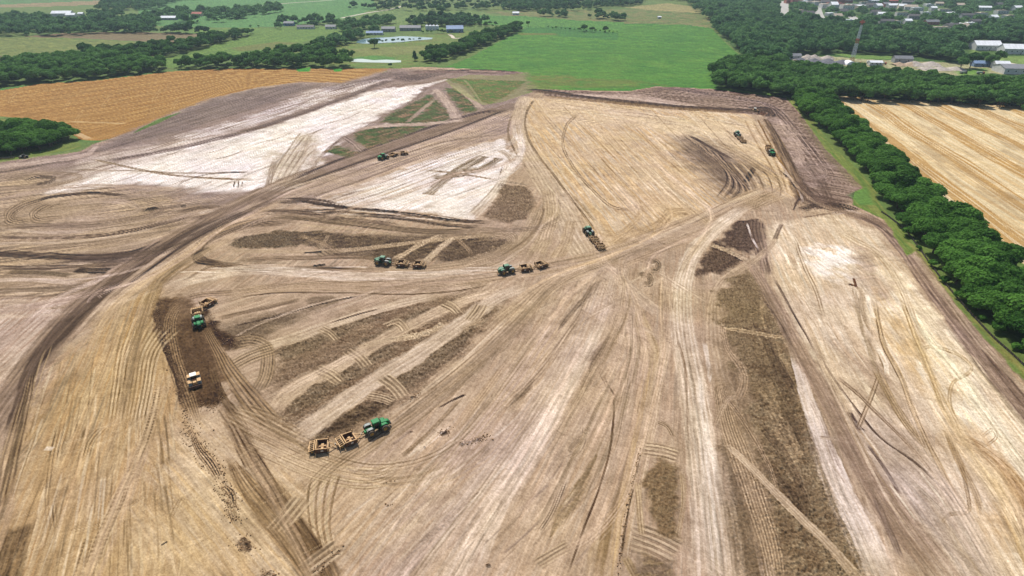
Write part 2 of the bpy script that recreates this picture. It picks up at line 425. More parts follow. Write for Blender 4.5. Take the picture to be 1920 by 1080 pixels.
# pale ground SE
se = [(1436, 425), (1500, 412), (1570, 402), (1640, 432), (1700, 510), (1800, 640), (1925, 790), (2200, 1150), (2200, 1300), (1830, 1300), (1760, 1080), (1660, 900), (1560, 730), (1490, 610), (1440, 500)]
poly(se, (224, 203, 176), dirn=(1500, 440, 1760, 900), c2=(206, 181, 151), soft=4, warp=3, L=20, wd=1.3, st=.3)
poly([(1620, 470), (1700, 540), (1800, 670), (1925, 830), (2100, 1060), (1925, 1000), (1800, 820), (1700, 680), (1640, 570)], (242, 226, 198), a=.95, dirn=(1650, 500, 1880, 800), c2=(234, 213, 176), soft=7, warp=6, L=24, wd=1.5, st=.22)
poly([(1520, 470), (1590, 468), (1620, 500), (1600, 530), (1560, 525), (1530, 505)], (238, 228, 220), a=.85, soft=6, warp=9, wscale=9, patch=.6, dirn=(1520, 470, 1600, 530), L=12, wd=2)
poly([(1600, 455), (1640, 470), (1680, 560), (1660, 570), (1610, 520)], (184, 156, 134), a=.8, soft=5, warp=5, patch=.7)
poly([(1640, 860), (1740, 900), (1800, 1000), (1840, 1100), (1740, 1100), (1680, 980)], (178, 156, 140), a=.7, dirn=(1650, 850, 1780, 1080), c2=(196, 172, 152), soft=8, warp=7, L=14, wd=1)
poly([(1560, 640), (1680, 700), (1740, 800), (1760, 880), (1690, 860), (1600, 730)], (180, 152, 126), a=.75, dirn=(1560, 640, 1760, 880), soft=8, warp=7, patch=.55)
poly([(1580, 780), (1660, 790), (1760, 900), (1790, 940), (1700, 920), (1620, 850)], (186, 164, 144), a=.7, dirn=(1600, 780, 1780, 940), soft=7, warp=5)
poly([(1780, 800), (1860, 830), (1925, 900), (1960, 1010), (1880, 1000), (1830, 900)], (192, 152, 100), a=.7, dirn=(1790, 800, 1925, 1000), soft=6, warp=7, patch=.62, wd=1.4)
poly([(1660, 560), (1740, 640), (1780, 740), (1720, 720), (1660, 620)], (204, 166, 112), a=.75, dirn=(1660, 560, 1780, 740), soft=8, warp=7, patch=.62)

# ------------------------------------------------------------------ roads, wheel tracks, scraper cuts
S_ = stroke
# north west white field
S_([(735, 149), (650, 181), (560, 214), (480, 241), (400, 262), (300, 285), (180, 305)], 9, (140, 116, 106), a=.85, st=.5, L=40, soft=.6)
S_([(800, 150), (740, 140), (690, 152), (600, 170)], 12, (132, 108, 98), a=.6, L=30)
S_([(850, 130), (780, 145), (740, 152)], 14, (120, 95, 84), a=.7, L=20)
S_([(985, 138), (900, 136), (820, 134), (760, 136)], 6, (150, 120, 108), a=.9)
S_([(975, 135), (900, 131), (830, 133)], 2.5, (96, 66, 52), a=.9)
S_([(800, 163), (780, 185), (720, 220), (670, 248), (640, 262), (610, 285), (590, 310), (575, 335)], 7, (168, 144, 128), a=.9, lines=3, lc=(120, 96, 80))
S_([(820, 165), (790, 195), (740, 225), (690, 245)], 4, (196, 176, 160), a=.8)
S_([(166, 297), (230, 311), (300, 325), (380, 333), (490, 338)], 4.5, (176, 152, 126), a=.9, lines=2, lc=(140, 112, 86))
S_([(120, 318), (270, 321), (350, 325), (480, 322)], 3.5, (172, 148, 126), a=.75, lines=2, lc=(150, 124, 98))
S_([(150, 290), (280, 274), (420, 252), (520, 246)], 2.5, (170, 146, 128), a=.6)
S_([(440, 252), (470, 243), (500, 238)], 4, (150, 124, 100), a=.6)
S_([(330, 350), (350, 338), (395, 326), (470, 322)], 3, (140, 118, 96), a=.6)
for (x, y, l) in ((300, 352, 50), (250, 360, 60), (350, 356, 50), (280, 300, 70), (400, 300, 60), (200, 345, 70), (420, 345, 40), (380, 290, 50), (540, 262, 70), (600, 235, 80), (480, 270, 70), (650, 210, 60)):
    S_([(x, y), (x + l * .6, y - l * .16), (x + l, y - l * .34)], 2, (176, 154, 134), a=.7, st=.8)
S_([(440, 340), (438, 352)], 3, (140, 116, 92), a=.8); S_([(448, 338), (446, 353)], 2.5, (140, 116, 92), a=.8); S_([(455, 340), (453, 350)], 2, (140, 116, 92), a=.8)
poly([(505, 356), (500, 300), (516, 284), (545, 288), (562, 250), (585, 248), (606, 300), (566, 345)], (208, 189, 162), a=.65, dirn=(520, 350, 570, 255), c2=(182, 158, 130), soft=6, warp=7, L=14, wd=1)
for k in range(9):
    S_([(566 + k * 3.5, 245 + k * 4), (540 + k * 4, 282 + k * 2), (516 + k * 4, 320 + k * 2), (506 + k * 4, 352)], 4, (204, 184, 158) if k % 2 else (172, 148, 120), a=.75, st=.6)
S_([(515, 300), (507, 330), (500, 355)], 12, (176, 152, 128), a=.8, lines=4, lc=(140, 116, 94))
S_([(130, 292), (170, 283), (220, 270), (300, 246), (380, 222)], 7, (150, 126, 114), a=.55, L=30)
S_([(-120, 320), (0, 312), (90, 302), (160, 290), (185, 268)], 9, (196, 172, 156), a=.85, L=30)
S_([(150, 300), (90, 308), (30, 318), (-40, 330)], 5, (136, 112, 98), a=.7)
# left swirls
S_([(-60, 345), (20, 330), (90, 325), (150, 330), (110, 345), (40, 352), (-40, 350)], 8, (172, 146, 122), a=.8, lines=3, lc=(140, 114, 90))
S_([(46, 340), (70, 333), (100, 334), (88, 342), (60, 345)], 7, (112, 86, 64), a=.8, brk=.4, rough=.6)
S_([(-30, 380), (40, 365), (110, 352), (200, 348), (280, 352), (350, 356)], 8, (188, 162, 140), a=.8)
S_([(40, 388), (75, 374), (120, 366), (180, 362), (250, 369)], 6, (112, 86, 64), a=.9, st=.4, ends=.2)
S_([(85, 372), (45, 385), (22, 400), (22, 412), (60, 419)], 22, (180, 152, 120), a=.9, lines=6, lc=(120, 94, 66), la=.85)
S_([(100, 380), (75, 392), (62, 404), (75, 412), (110, 412)], 16, (178, 150, 120), a=.9, lines=4, lc=(120, 94, 66), la=.85)
S_([(110, 384), (190, 376), (250, 384), (250, 398), (180, 410), (110, 408)], 12, (190, 164, 140), a=.8, st=.6)
S_([(250, 369), (290, 380), (300, 396), (260, 410), (180, 420), (80, 424), (0, 426), (-80, 432)], 12, (168, 142, 118), a=.8, lines=3, lc=(134, 108, 84))
S_([(275, 399), (288, 392), (298, 388)], 11, (84, 62, 42), a=.95, rough=1, h=.8, ends=.3)
S_([(338, 388), (350, 386)], 6, (92, 70, 50), a=.9, rough=.8)
S_([(330, 402), (360, 392), (400, 388), (424, 392), (400, 402), (350, 412)], 7, (146, 118, 92), a=.85, lines=2, lc=(100, 78, 56))
S_([(372, 401), (388, 396), (402, 397)], 6, (214, 194, 172), a=.8)
S_([(290, 418), (330, 412), (350, 408)], 9, (182, 156, 130), a=.7, lines=7, lc=(120, 96, 72))
for k in range(16):
    y = 425 + k * 11
    S_([(-160, y + 10), (0, y + random.Random(k).uniform(-3, 5)), (120, y - 4), (260, y - 20 - k), (380, y - 60 - 2 * k)], 5 + k * .2, [(150, 122, 98), (196, 170, 144), (176, 148, 118), (208, 184, 160)][k % 4], a=.55, st=.7, L=30, brk=.25)
S_([(-100, 472), (0, 475), (90, 480), (200, 482), (280, 466), (340, 446)], 15, (98, 72, 56), a=.95, st=.55, L=25, jag=.4)
S_([(200, 486), (260, 470), (310, 452)], 9, (104, 80, 60), a=.7)
S_([(138, 506), (175, 508), (208, 508)], 13, (92, 68, 46), a=.95, jag=.4, rough=.7)
S_([(10, 508), (80, 512), (140, 518)], 10, (140, 116, 86), a=.8, rough=.4)
S_([(-80, 440), (60, 446), (200, 440), (300, 420), (380, 398)], 7, (124, 96, 74), a=.8, brk=.25, jag=.5, L=25)
S_([(-80, 498), (60, 502), (160, 498), (240, 490)], 10, (112, 84, 62), a=.8, brk=.25, jag=.5)
S_([(-60, 412), (20, 430), (120, 436), (260, 424)], 6, (204, 180, 156), a=.7, brk=.25)
S_([(216, 510), (250, 500), (280, 488)], 11, (122, 96, 72), a=.75, rough=.5)
S_([(-60, 548), (60, 544), (140, 541), (200, 536)], 10, (146, 120, 92), a=.8, L=30)
S_([(-80, 530), (40, 524), (130, 530), (160, 520)], 8, (206, 182, 160), a=.8)
S_([(-100, 590), (20, 580), (120, 563), (190, 555)], 16, (190, 164, 148), a=.7)
# main diagonal haul road
haul = [(-60, 860, 60), (20, 745, 60), (90, 650, 58), (160, 575, 56), (240, 512, 50), (350, 442, 42), (440, 392, 36), (530, 348, 32), (640, 308, 26), (760, 266, 22), (850, 236, 18), (930, 208, 16), (980, 192, 12)]
S_(haul, 40, (160, 133, 108), a=.96, st=.5, L=40, wd=1.0, soft=.35, lines=6, lc=(140, 114, 94), la=.5)
S_([(400, 408, 12), (320, 454, 16), (250, 505, 24), (180, 562, 30), (110, 628, 30), (60, 690, 28), (35, 760, 24), (10, 830, 20)], 20, (110, 83, 60), a=.8, st=.6, L=30, brk=.18)
S_([(560, 345), (640, 316), (740, 282), (840, 248), (950, 205)], 4, (110, 84, 70), a=.85, L=30)
S_([(540, 340), (640, 298), (760, 254), (880, 216), (940, 206)], 5, (104, 76, 66), a=.85, L=30)
S_([(520, 360), (640, 322), (760, 290), (860, 262)], 3, (206, 182, 160), a=.7, L=30)
S_([(500, 372), (380, 430), (280, 495), (200, 560), (130, 640)], 7, (206, 180, 154), a=.7, L=30)
S_([(470, 395), (360, 450), (290, 498), (220, 550)], 5, (110, 86, 68), a=.8, L=25)
S_([(460, 402), (400, 424), (350, 448)], 9, (130, 104, 82), a=.8, brk=.35, lines=4, lc=(98, 74, 54))
S_([(300, 510), (340, 484), (380, 462)], 10, (120, 94, 70), a=.8, brk=.3)
S_([(190, 560), (180, 552), (170, 560), (165, 570)], 9, (190, 164, 148), a=.7, lines=3, lc=(120, 94, 80))
# belt texture
for k in range(12):
    y0 = 352 + k * 4
    S_([(540 + k * 6, y0 + 8), (680 + k * 6, y0 - 40), (820 + k * 4, y0 - 88), (940, 250 + k * 2)], 3, [(186, 162, 140), (150, 124, 100), (200, 174, 146)][k % 3], a=.6, st=.8, L=35, brk=.35)
# scratches and the dark smears over the white triangle
S_([(800, 366), (826, 345), (850, 325), (878, 308), (908, 292)], 17, (158, 135, 106), a=.97, jag=.35, rough=.3, ends=.02)
S_([(868, 322), (900, 318), (922, 306), (936, 296)], 14, (160, 137, 108), a=.95, jag=.35, ends=.02)
S_([(785, 318), (850, 324), (900, 332), (960, 342), (1000, 348)], 4, (180, 156, 130), a=.85, lines=2, lc=(146, 122, 96))
S_([(808, 333), (845, 330), (880, 326)], 9, (160, 137, 108), a=.9)
S_([(935, 280), (955, 294), (962, 310)], 10, (196, 172, 146), a=.7, lines=3, lc=(150, 124, 94))
S_([(880, 412, 24), (910, 382, 22), (940, 346, 18), (955, 300, 14)], 18, (214, 194, 170), a=.95, st=.4, lines=4, lc=(186, 162, 136))
S_([(944, 305), (930, 345), (900, 380), (872, 405)], 2.5, (150, 124, 96), a=.7)
for k in range(5):
    S_([(560, 378 + k * 4), (680, 388 + k * 4), (790, 398 + k * 3), (880, 412 + k)], 3, [(214, 194, 176), (140, 112, 88)][k % 2], a=.75, brk=.3)
# rough cloddy patches
def rp(pts, c=RGH, **k):
    poly(pts, c, soft=k.pop('soft', 1.6), warp=k.pop('warp', 2.6), wscale=5, c2=k.pop('c2', (134, 110, 82)), L=3, wd=1.5, st=.5, rough=k.pop('rough', 1), **k)
rp([(935, 345), (985, 350), (1003, 380), (990, 410), (950, 420), (905, 405), (930, 375)], (158, 130, 100), a=.85, c2=(130, 103, 76))
rp([(445, 445), (520, 434), (600, 436), (560, 462), (480, 466), (420, 462)], (140, 118, 92))
rp([(540, 440), (600, 432), (640, 446), (600, 464), (550, 458)], (124, 100, 82), a=.8)
rp([(620, 442), (720, 446), (790, 452), (700, 462), (620, 468)], (132, 106, 84))
rp([(700, 470), (800, 450), (850, 448), (810, 470), (770, 492), (700, 488)], (140, 114, 86))
rp([(820, 486), (860, 450), (905, 448), (900, 466), (870, 484)], (144, 118, 90))
rp([(860, 460), (940, 450), (960, 462), (900, 484), (850, 486)], (148, 122, 92), a=.7)
S_([(540, 372), (640, 388), (740, 398), (840, 412), (930, 418)], 7, (96, 70, 48), a=.92, jag=.4, rough=.5)
S_([(650, 402), (740, 408), (840, 422), (910, 426)], 9, (98, 72, 50), a=.8, jag=.4, brk=.25, rough=.5)
S_([(500, 378), (580, 376), (650, 392), (600, 398), (530, 396)], 13, (110, 84, 64), a=.8, brk=.35, rough=.6)
S_([(500, 402), (600, 412), (700, 424), (800, 434), (900, 432)], 12, (140, 114, 84), a=.85, st=.6, L=30)
S_([(470, 402), (540, 396), (620, 408), (700, 416), (760, 426)], 9, (120, 92, 68), a=.75, brk=.3, jag=.4)
S_([(540, 420), (640, 428), (760, 442), (860, 440)], 5, (196, 170, 136), a=.6, L=25)
rp([(600, 436), (700, 440), (860, 440), (960, 446), (975, 462), (900, 488), (800, 492), (700, 486), (600, 476)], (124, 98, 74), a=.75, rough=.8, soft=3)
# left U-turn and the haul lanes of the middle
S_([(560, 412), (470, 420), (410, 438), (376, 462), (378, 486), (430, 500), (520, 508), (620, 506), (720, 510)], 18, (150, 122, 92), a=.9, lines=5, lc=(104, 78, 54), la=.7)
S_([(400, 462), (368, 478), (372, 490), (410, 494)], 12, (96, 70, 50), a=.85, lines=3, lc=(160, 132, 100))
S_([(420, 470), (520, 472), (640, 470), (720, 462), (820, 450), (930, 440)], 8, (188, 162, 130), a=.9, L=30, st=.5)
S_([(440, 488), (560, 484), (680, 482), (760, 500)], 10, (144, 116, 88), a=.8, L=25, brk=.2)
S_([(590, 478), (640, 470)], 9, (172, 146, 112), a=.8, lines=5, lc=(110, 86, 62))
S_([(585, 500), (612, 496)], 5, (70, 54, 44), a=.9, rough=.8)
S_([(568, 474), (606, 472)], 4, (76, 58, 48), a=.85)
S_([(600, 470, 10), (616, 440, 7)], 9, (186, 160, 128), a=.85, lines=3, lc=(130, 102, 76))
S_([(560, 440), (600, 456), (640, 474)], 8, (180, 152, 120), a=.7, lines=3, lc=(130, 102, 76))
S_([(735, 490, 12), (790, 458, 10), (830, 440, 8)], 11, (204, 178, 146), a=.95, st=.4, lines=3, lc=(176, 150, 120))
S_([(795, 494, 15), (825, 466, 12), (852, 444, 9)], 12, (206, 182, 152), a=.95, st=.4, lines=3, lc=(180, 154, 124))
S_([(855, 446), (872, 462), (884, 478)], 9, (178, 150, 118), a=.8, lines=3, lc=(134, 106, 80))
S_([(620, 516), (700, 512), (800, 508), (900, 494), (960, 468), (988, 440), (1004, 410), (1012, 385)], 30, (186, 160, 128), a=.9, st=.5, L=30, lines=7, lc=(160, 132, 100), la=.5)
S_([(850, 500), (930, 476), (960, 452), (940, 438), (880, 436)], 22, (182, 156, 124), a=.8, lines=7, lc=(150, 122, 90), la=.7)
S_([(985, 190), (958, 222), (955, 262), (985, 312), (1010, 352), (1020, 385), (1010, 420), (985, 450), (940, 480)], 5, (152, 124, 92), a=.85, L=20)
roadA = [(985, 178, 26), (975, 215, 32), (975, 260, 36), (1010, 320, 44), (1050, 385, 56), (1075, 440, 66), (1110, 500, 50)]
S_(roadA, 45, (206, 182, 154), a=.97, st=.45, L=40, wd=1.0, lines=8, lc=(184, 158, 126), la=.45)
S_([(1030, 350), (1035, 400), (1020, 450), (1000, 485)], 34, (196, 170, 136), a=.8, lines=7, lc=(170, 142, 106), la=.6)
S_([(1070, 410), (1062, 450), (1040, 490)], 26, (200, 172, 136), a=.7, lines=5, lc=(172, 142, 104), la=.6)
S_([(1002, 186), (986, 215), (988, 252), (1008, 290), (1040, 330), (1066, 366), (1096, 405), (1120, 440)], 5, (160, 132, 98), a=.9, L=20, lh=.2)
S_([(1068, 360), (1090, 385), (1120, 420)], 6, (164, 136, 98), a=.6)
# centre upper: paths between weeds
for pts in ([(713, 230), (733, 213), (807, 178), (813, 187), (760, 230)], [(767, 231), (817, 188), (840, 207), (840, 227), (807, 230)], [(833, 165), (860, 167), (897, 207), (870, 215)], [(663, 253), (687, 240), (717, 238), (800, 237), (753, 257), (690, 278), (673, 267)], [(607, 285), (633, 273), (670, 287), (657, 295)], [(833, 147), (867, 148), (985, 152), (960, 175), (920, 195), (900, 190), (877, 163)]):
    poly(pts, (128, 124, 78), dirn=(700, 240, 860, 200), c2=(150, 122, 92), soft=2.5, warp=3.5, wscale=4, L=8, wd=2, st=.5, rough=.3)
    poly(pts, (92, 130, 64), a=.7, soft=3, warp=5, patch=.42, L=8, wd=3, dirn=(700, 240, 860, 200))
S_([(815, 165, 12), (840, 195, 17), (858, 226, 22)], 16, (196, 172, 154), a=.95, st=.3, lines=3, lc=(180, 154, 138), la=.4)
S_([(850, 158), (878, 180), (905, 206)], 11, (188, 164, 146), a=.95, st=.3)
S_([(868, 148), (880, 160), (905, 196)], 4, (178, 154, 134), a=.8)
S_([(815, 186), (790, 206), (760, 232)], 6, (182, 158, 138), a=.9)
S_([(655, 246), (720, 236), (800, 232), (880, 224)], 6, (192, 168, 150), a=.95)
S_([(640, 255), (660, 268), (680, 286)], 9, (176, 152, 138), a=.9, lines=2, lc=(116, 90, 74))
# upper pad streaks
pr = random.Random(5)
for k in range(70):
    t = pr.random(); u = pr.random()
    x0 = 1010 + t * 330; y0 = 195 + u * 150
    l = pr.uniform(50, 150)
    if y0 + l * .8 > 440 - (x0 - 1000) * .05: continue
    S_([(x0, y0), (x0 + l * .38, y0 + l * .42), (x0 + l * .8, y0 + l * .84)], pr.uniform(1.5, 4), pr.choice([(180, 146, 98), (230, 208, 174), (188, 156, 114), (236, 216, 186), (172, 140, 104)]), a=.55, st=.8, soft=.8, L=20, brk=.25)
for k in range(28):
    x0 = 1020 + pr.random() * 330; y0 = 188 + (x0 - 1020) * .05 + pr.random() * 36
    S_([(x0, y0), (x0 + 40, y0 + 5), (x0 + 80, y0 + 12)], pr.uniform(1.2, 2.5), pr.choice([(168, 138, 104), (228, 206, 176)]), a=.55, st=.8, brk=.3)
S_([(1085, 212), (1062, 236), (1056, 275), (1080, 320), (1110, 355), (1150, 388), (1200, 392)], 7, (196, 168, 132), a=.9, lines=2, lc=(146, 116, 82), la=.85, lh=-.1)
S_([(1145, 462), (1180, 440), (1230, 425), (1260, 400), (1290, 398), (1300, 410)], 22, (196, 164, 122), a=.7, lines=6, lc=(164, 130, 88), la=.6)
S_([(1120, 430), (1150, 440), (1180, 425), (1200, 400), (1190, 370)], 14, (200, 168, 124), a=.6, lines=4, lc=(170, 136, 94))
# dark smudge in the pad
poly([(1272, 258), (1330, 264), (1390, 300), (1420, 316), (1418, 352), (1390, 380), (1362, 376), (1342, 342), (1302, 312), (1274, 283)], (146, 118, 97), a=.85, dirn=(1270, 265, 1400, 360), c2=(112, 86, 69), soft=14, warp=6, L=20, wd=1.0, st=.5)
for k in range(9):
    S_([(1280 + k * 8, 253 + k * 4), (1322 + k * 6, 283 + k * 4), (1357 + k * 6, 316 + k * 5), (1362 + k * 6, 343 + k * 4), (1342 + k * 5, 372 + k * 2)], 3.4, (196, 166, 134) if k % 2 else (104, 78, 62), a=.75, st=.7, brk=.2)
S_([(1290, 252), (1330, 275), (1375, 300)], 5, (116, 88, 70), a=.85, rough=.5, brk=.2)
S_([(1395, 345), (1408, 325), (1414, 312)], 12, (94, 66, 44), a=.95, rough=.5, ends=.2)
for k in range(10):
    S_([(1360 + k * 9, 300 + k), (1385 + k * 9, 330), (1400 + k * 8, 352 + k), (1395 + k * 8, 372)], 3.5, (210, 182, 148) if k % 2 else (156, 126, 94), a=.7, st=.6)
for k in range(7):
    S_([(1395 + k * 8, 222 + k * 2), (1420 + k * 8, 270), (1450 + k * 6, 320), (1470 + k * 4, 365)], 4, (216, 190, 156) if k % 2 else (176, 144, 104), a=.75, st=.5, L=30)
# cut bank along the pad
S_([(985, 172), (1020, 172), (1100, 183), (1200, 194), (1300, 203), (1400, 208), (1440, 212)], 7, (120, 90, 64), a=.97, st=.4, L=25, h=1.0)
S_([(985, 170), (1010, 169), (1080, 178)], 4, (86, 62, 46), a=.9)
S_([(1020, 180), (1150, 193), (1280, 205), (1400, 212)], 4, (160, 126, 86), a=.8)
S_([(1410, 207), (1430, 206), (1448, 212), (1440, 220)], 14, (108, 78, 54), a=.95, rough=.8, h=.6)
S_([(1424, 216), (1434, 212)], 10, (128, 82, 44), a=.9, rough=.7)
S_([(1432, 220, 10), (1452, 255, 16), (1474, 300, 24), (1494, 345, 30), (1516, 385, 34)], 20, (132, 102, 74), a=.95, st=.5, L=25, h=1.0)
S_([(1420, 222), (1440, 262), (1464, 305), (1488, 345), (1502, 380)], 4, (166, 128, 80), a=.95)
S_([(1455, 300), (1480, 335), (1500, 365), (1506, 388)], 6, (206, 186, 170), a=.7, brk=.4)
S_([(1462, 318), (1484, 345), (1500, 380)], 3, (92, 66, 48), a=.8, rough=1, brk=.4)
S_([(1510, 300), (1540, 340), (1560, 380), (1600, 392)], 20, (126, 98, 78), a=.7, brk=.25)
S_([(1494, 340, 20), (1530, 372, 34), (1590, 386, 24)], 30, (128, 98, 76), a=.8, st=.6, jag=.5)
S_([(1500, 395), (1540, 385), (1580, 388), (1612, 398)], 13, (100, 74, 56), a=.9, brk=.3, rough=.8, jag=.5)
S_([(1560, 402), (1590, 396), (1620, 404)], 10, (206, 184, 170), a=.6, brk=.4)
S_([(1500, 408), (1530, 404), (1560, 400)], 4, (150, 122, 98), a=.8, brk=.3)
S_([(1485, 395), (1498, 372)], 7, (126, 98, 80), a=.9, brk=.4, rough=1)
# swirls in the mauve strip
for k in range(10):
    S_([(1240 + k * 9, 166 + k), (1300 + k * 10, 170 + k * 2), (1380 + k * 8, 180 + k * 2), (1440 + k * 5, 200 + k * 3), (1480 + k * 6, 250 + k * 4), (1530 + k * 5, 320 + k * 2)], 3, (184, 158, 144) if k % 3 == 0 else (122, 94, 80), a=.65, st=.7, brk=.4, L=16)
S_([(1060, 176), (1180, 184), (1260, 196), (1320, 200)], 4, (200, 176, 160), a=.8, brk=.25)
S_([(1225, 176), (1245, 166), (1290, 168), (1320, 176)], 8, (130, 100, 90), a=.7, lines=3, lc=(172, 144, 130))
for (cx, cy) in ((1530, 322), (1555, 300)):
    S_([(cx - 22, cy), (cx - 8, cy - 10), (cx + 14, cy - 6), (cx + 18, cy + 6), (cx - 2, cy + 12), (cx - 20, cy + 4)], 9, (176, 150, 132), a=.8, lines=3, lc=(126, 98, 84))
# road B (west-east) and onwards to the pad corner
S_([(300, 545), (380, 520), (470, 506), (560, 510), (650, 518), (780, 520), (900, 508)], 22, (216, 194, 170), a=.85, st=.5, L=30)
roadB = [(420, 545, 14), (560, 538, 20), (700, 535, 22), (840, 528, 24), (960, 512, 28), (1080, 492, 30), (1180, 462, 32), (1290, 420, 32), (1390, 376, 30), (1450, 352, 30)]
S_(roadB, 24, (192, 164, 132), a=.95, st=.45, L=40, lines=6, lc=(166, 138, 106), la=.5)
S_([(430, 560), (520, 549), (640, 549), (760, 552), (860, 545), (930, 532)], 3.5, (134, 106, 76), a=.8, L=30)
S_([(1130, 480), (1240, 444), (1340, 398), (1420, 362)], 3, (128, 102, 78), a=.7, L=20)
S_([(1160, 474), (1250, 438), (1350, 390), (1440, 352)], 8, (214, 190, 160), a=.75, L=30)
S_([(1100, 520), (1200, 480), (1300, 440), (1400, 390), (1470, 360)], 26, (190, 162, 130), a=.8, lines=6, lc=(160, 132, 100), la=.6)
S_([(1230, 452), (1262, 464)], 3, (150, 120, 90), a=.8)
S_([(340, 530), (400, 500), (470, 512)], 6, (150, 124, 96), a=.6)
for k in range(14):
    x = pr.uniform(330, 900); y = 500 + pr.random() * 22
    S_([(x, y), (x + 40, y - 1), (x + 90, y + 1)], 2.2, (232, 214, 194), a=.7, st=.8, brk=.3)
# east part: crossing lanes by the dark wedges
rp([(1312, 492), (1340, 452), (1400, 486), (1388, 498), (1350, 514), (1305, 516)], (140, 112, 88), c2=(118, 92, 72))
rp([(1350, 452), (1385, 415), (1420, 412), (1428, 440), (1408, 478), (1380, 470)], (136, 108, 88), c2=(112, 86, 70))
S_([(1418, 408, 30), (1420, 440, 34), (1430, 480, 30), (1440, 520, 20)], 30, (150, 122, 102), a=.9, lines=5, lc=(116, 88, 72))
S_([(1400, 418), (1410, 446), (1424, 470)], 4, (222, 206, 196), a=.8, brk=.3)
S_([(1462, 436, 9), (1440, 466, 12), (1408, 492, 16), (1372, 515, 20), (1346, 545, 26), (1336, 600, 34), (1346, 680, 44), (1368, 760, 54), (1400, 850, 60)], 18, (200, 174, 144), a=.93, st=.5, L=30, lines=5, lc=(168, 140, 108), la=.5)
S_([(1466, 418, 8), (1452, 450, 10)], 10, (160, 134, 110), a=.9, lines=2, lc=(110, 86, 68))
S_([(1330, 458), (1365, 472), (1408, 492)], 8, (198, 172, 142), a=.95, st=.4)
roadV = [(1400, 385, 20), (1340, 430, 28), (1300, 475, 36), (1280, 540, 42), (1282, 620, 48), (1300, 720, 58), (1318, 850, 70), (1335, 980, 80), (1345, 1110, 86)]
S_(roadV, 50, (218, 197, 172), a=.96, st=.45, L=40, lines=7, lc=(184, 158, 128), la=.5)
S_([(1310, 690, 12), (1318, 800, 26), (1335, 930, 38), (1350, 1100, 44)], 34, (236, 220, 200), a=.6, st=.6, L=25, brk=.25)
S_([(1320, 640), (1330, 690), (1328, 720)], 10, (234, 218, 200), a=.6, brk=.3)
S_([(1268, 630), (1284, 690), (1288, 780), (1292, 850)], 5, (166, 138, 108), a=.85, L=20)
# rough strip east
poly([(1350, 555), (1400, 505), (1450, 565), (1500, 700), (1552, 860), (1632, 1100), (1400, 1100), (1376, 900), (1350, 760), (1342, 640)], (174, 147, 114), a=.8, soft=4, warp=5, c2=(148, 121, 90), L=8, wd=1.5, dirn=(1400, 560, 1500, 900), rough=.4)
rp([(1398, 500), (1420, 520), (1452, 570), (1478, 630), (1490, 690), (1516, 770), (1545, 860), (1580, 960), (1625, 1080), (1660, 1200), (1480, 1200), (1460, 1080), (1440, 960), (1420, 860), (1410, 780), (1390, 720), (1370, 650), (1352, 600), (1350, 555), (1366, 525)], (166, 141, 106), c2=(138, 112, 80), a=.95, warp=6, rough=.8, soft=2.5)
for k in range(16):
    t = k / 15
    S_([(1425 + 10 * math.sin(k * 2.1), 560 + t * 300), (1450 + t * 40, 640 + t * 300), (1490 + t * 40, 720 + t * 330)], pr.uniform(8, 22), pr.choice([(116, 88, 62), (190, 162, 124), (130, 104, 72)]), a=.5, st=.7, brk=.35, L=12)
S_([(1348, 615), (1400, 622), (1460, 632), (1480, 630)], 8, (176, 148, 110), a=.9, lines=2, lc=(206, 180, 142), la=.8)
S_([(1452, 560), (1470, 600), (1478, 640)], 10, (220, 202, 186), a=.7, brk=.4)
rp([(1350, 820), (1382, 850), (1400, 920), (1420, 1000), (1440, 1090), (1400, 1150), (1380, 1050), (1362, 940)], (150, 124, 90), a=.75, rough=.6)
S_([(1345, 690, 20), (1365, 790, 40), (1405, 900, 50), (1440, 1010, 50), (1460, 1110, 40)], 40, (168, 140, 108), a=.85, lines=9, lc=(206, 178, 142), la=.75, lw=.35)
S_([(1350, 825, 10), (1400, 868, 14), (1450, 920, 16), (1500, 970, 18), (1560, 1030, 20), (1620, 1100, 24)], 18, (192, 166, 134), a=.93, st=.4, lines=4, lc=(214, 190, 160), la=.6)
S_([(1350, 730, 9), (1400, 800, 12), (1440, 870, 10), (1460, 930, 8)], 12, (156, 128, 98), a=.8, lines=3, lc=(204, 176, 142))
S_([(1375, 740), (1355, 765), (1340, 800)], 12, (200, 174, 144), a=.7, lines=3, lc=(160, 132, 100))
S_([(1354, 600, 12), (1362, 650, 14), (1390, 690, 18), (1396, 720, 20), (1380, 760, 20)], 14, (190, 162, 130), a=.8, lines=4, lc=(150, 122, 92))
S_([(1486, 660, 14), (1508, 730, 26), (1540, 820, 34), (1575, 910, 44), (1620, 1000, 54), (1665, 1110, 66)], 40, (224, 206, 190), a=.95, st=.45, soft=.3, jag=.3)
S_([(1520, 745), (1545, 800), (1570, 870), (1620, 960)], 14, (186, 162, 144), a=.6, brk=.35, lines=3, lc=(150, 124, 104))
S_([(1534, 820), (1580, 825)], 8, (190, 166, 142), a=.8, lines=2, lc=(156, 130, 106))
hr = [(1405, 490, 14), (1440, 545, 24), (1490, 640, 32), (1545, 740, 38), (1600, 840, 46), (1660, 940, 54), (1730, 1030, 64), (1800, 1120, 70)]
S_(hr, 36, (176, 148, 124), a=.96, st=.4, L=40, lines=5, lc=(156, 128, 106), la=.5)
S_([(1448, 515), (1495, 600), (1550, 690), (1600, 760), (1650, 820), (1720, 870), (1780, 930), (1840, 1000)], 5, (120, 94, 74), a=.8, L=15, brk=.15, rough=.3)
S_([(1430, 560), (1465, 610), (1490, 660)], 5, (112, 86, 66), a=.75)
S_([(1590, 770), (1608, 800), (1622, 812)], 12, (122, 94, 80), a=.85, rough=.4)
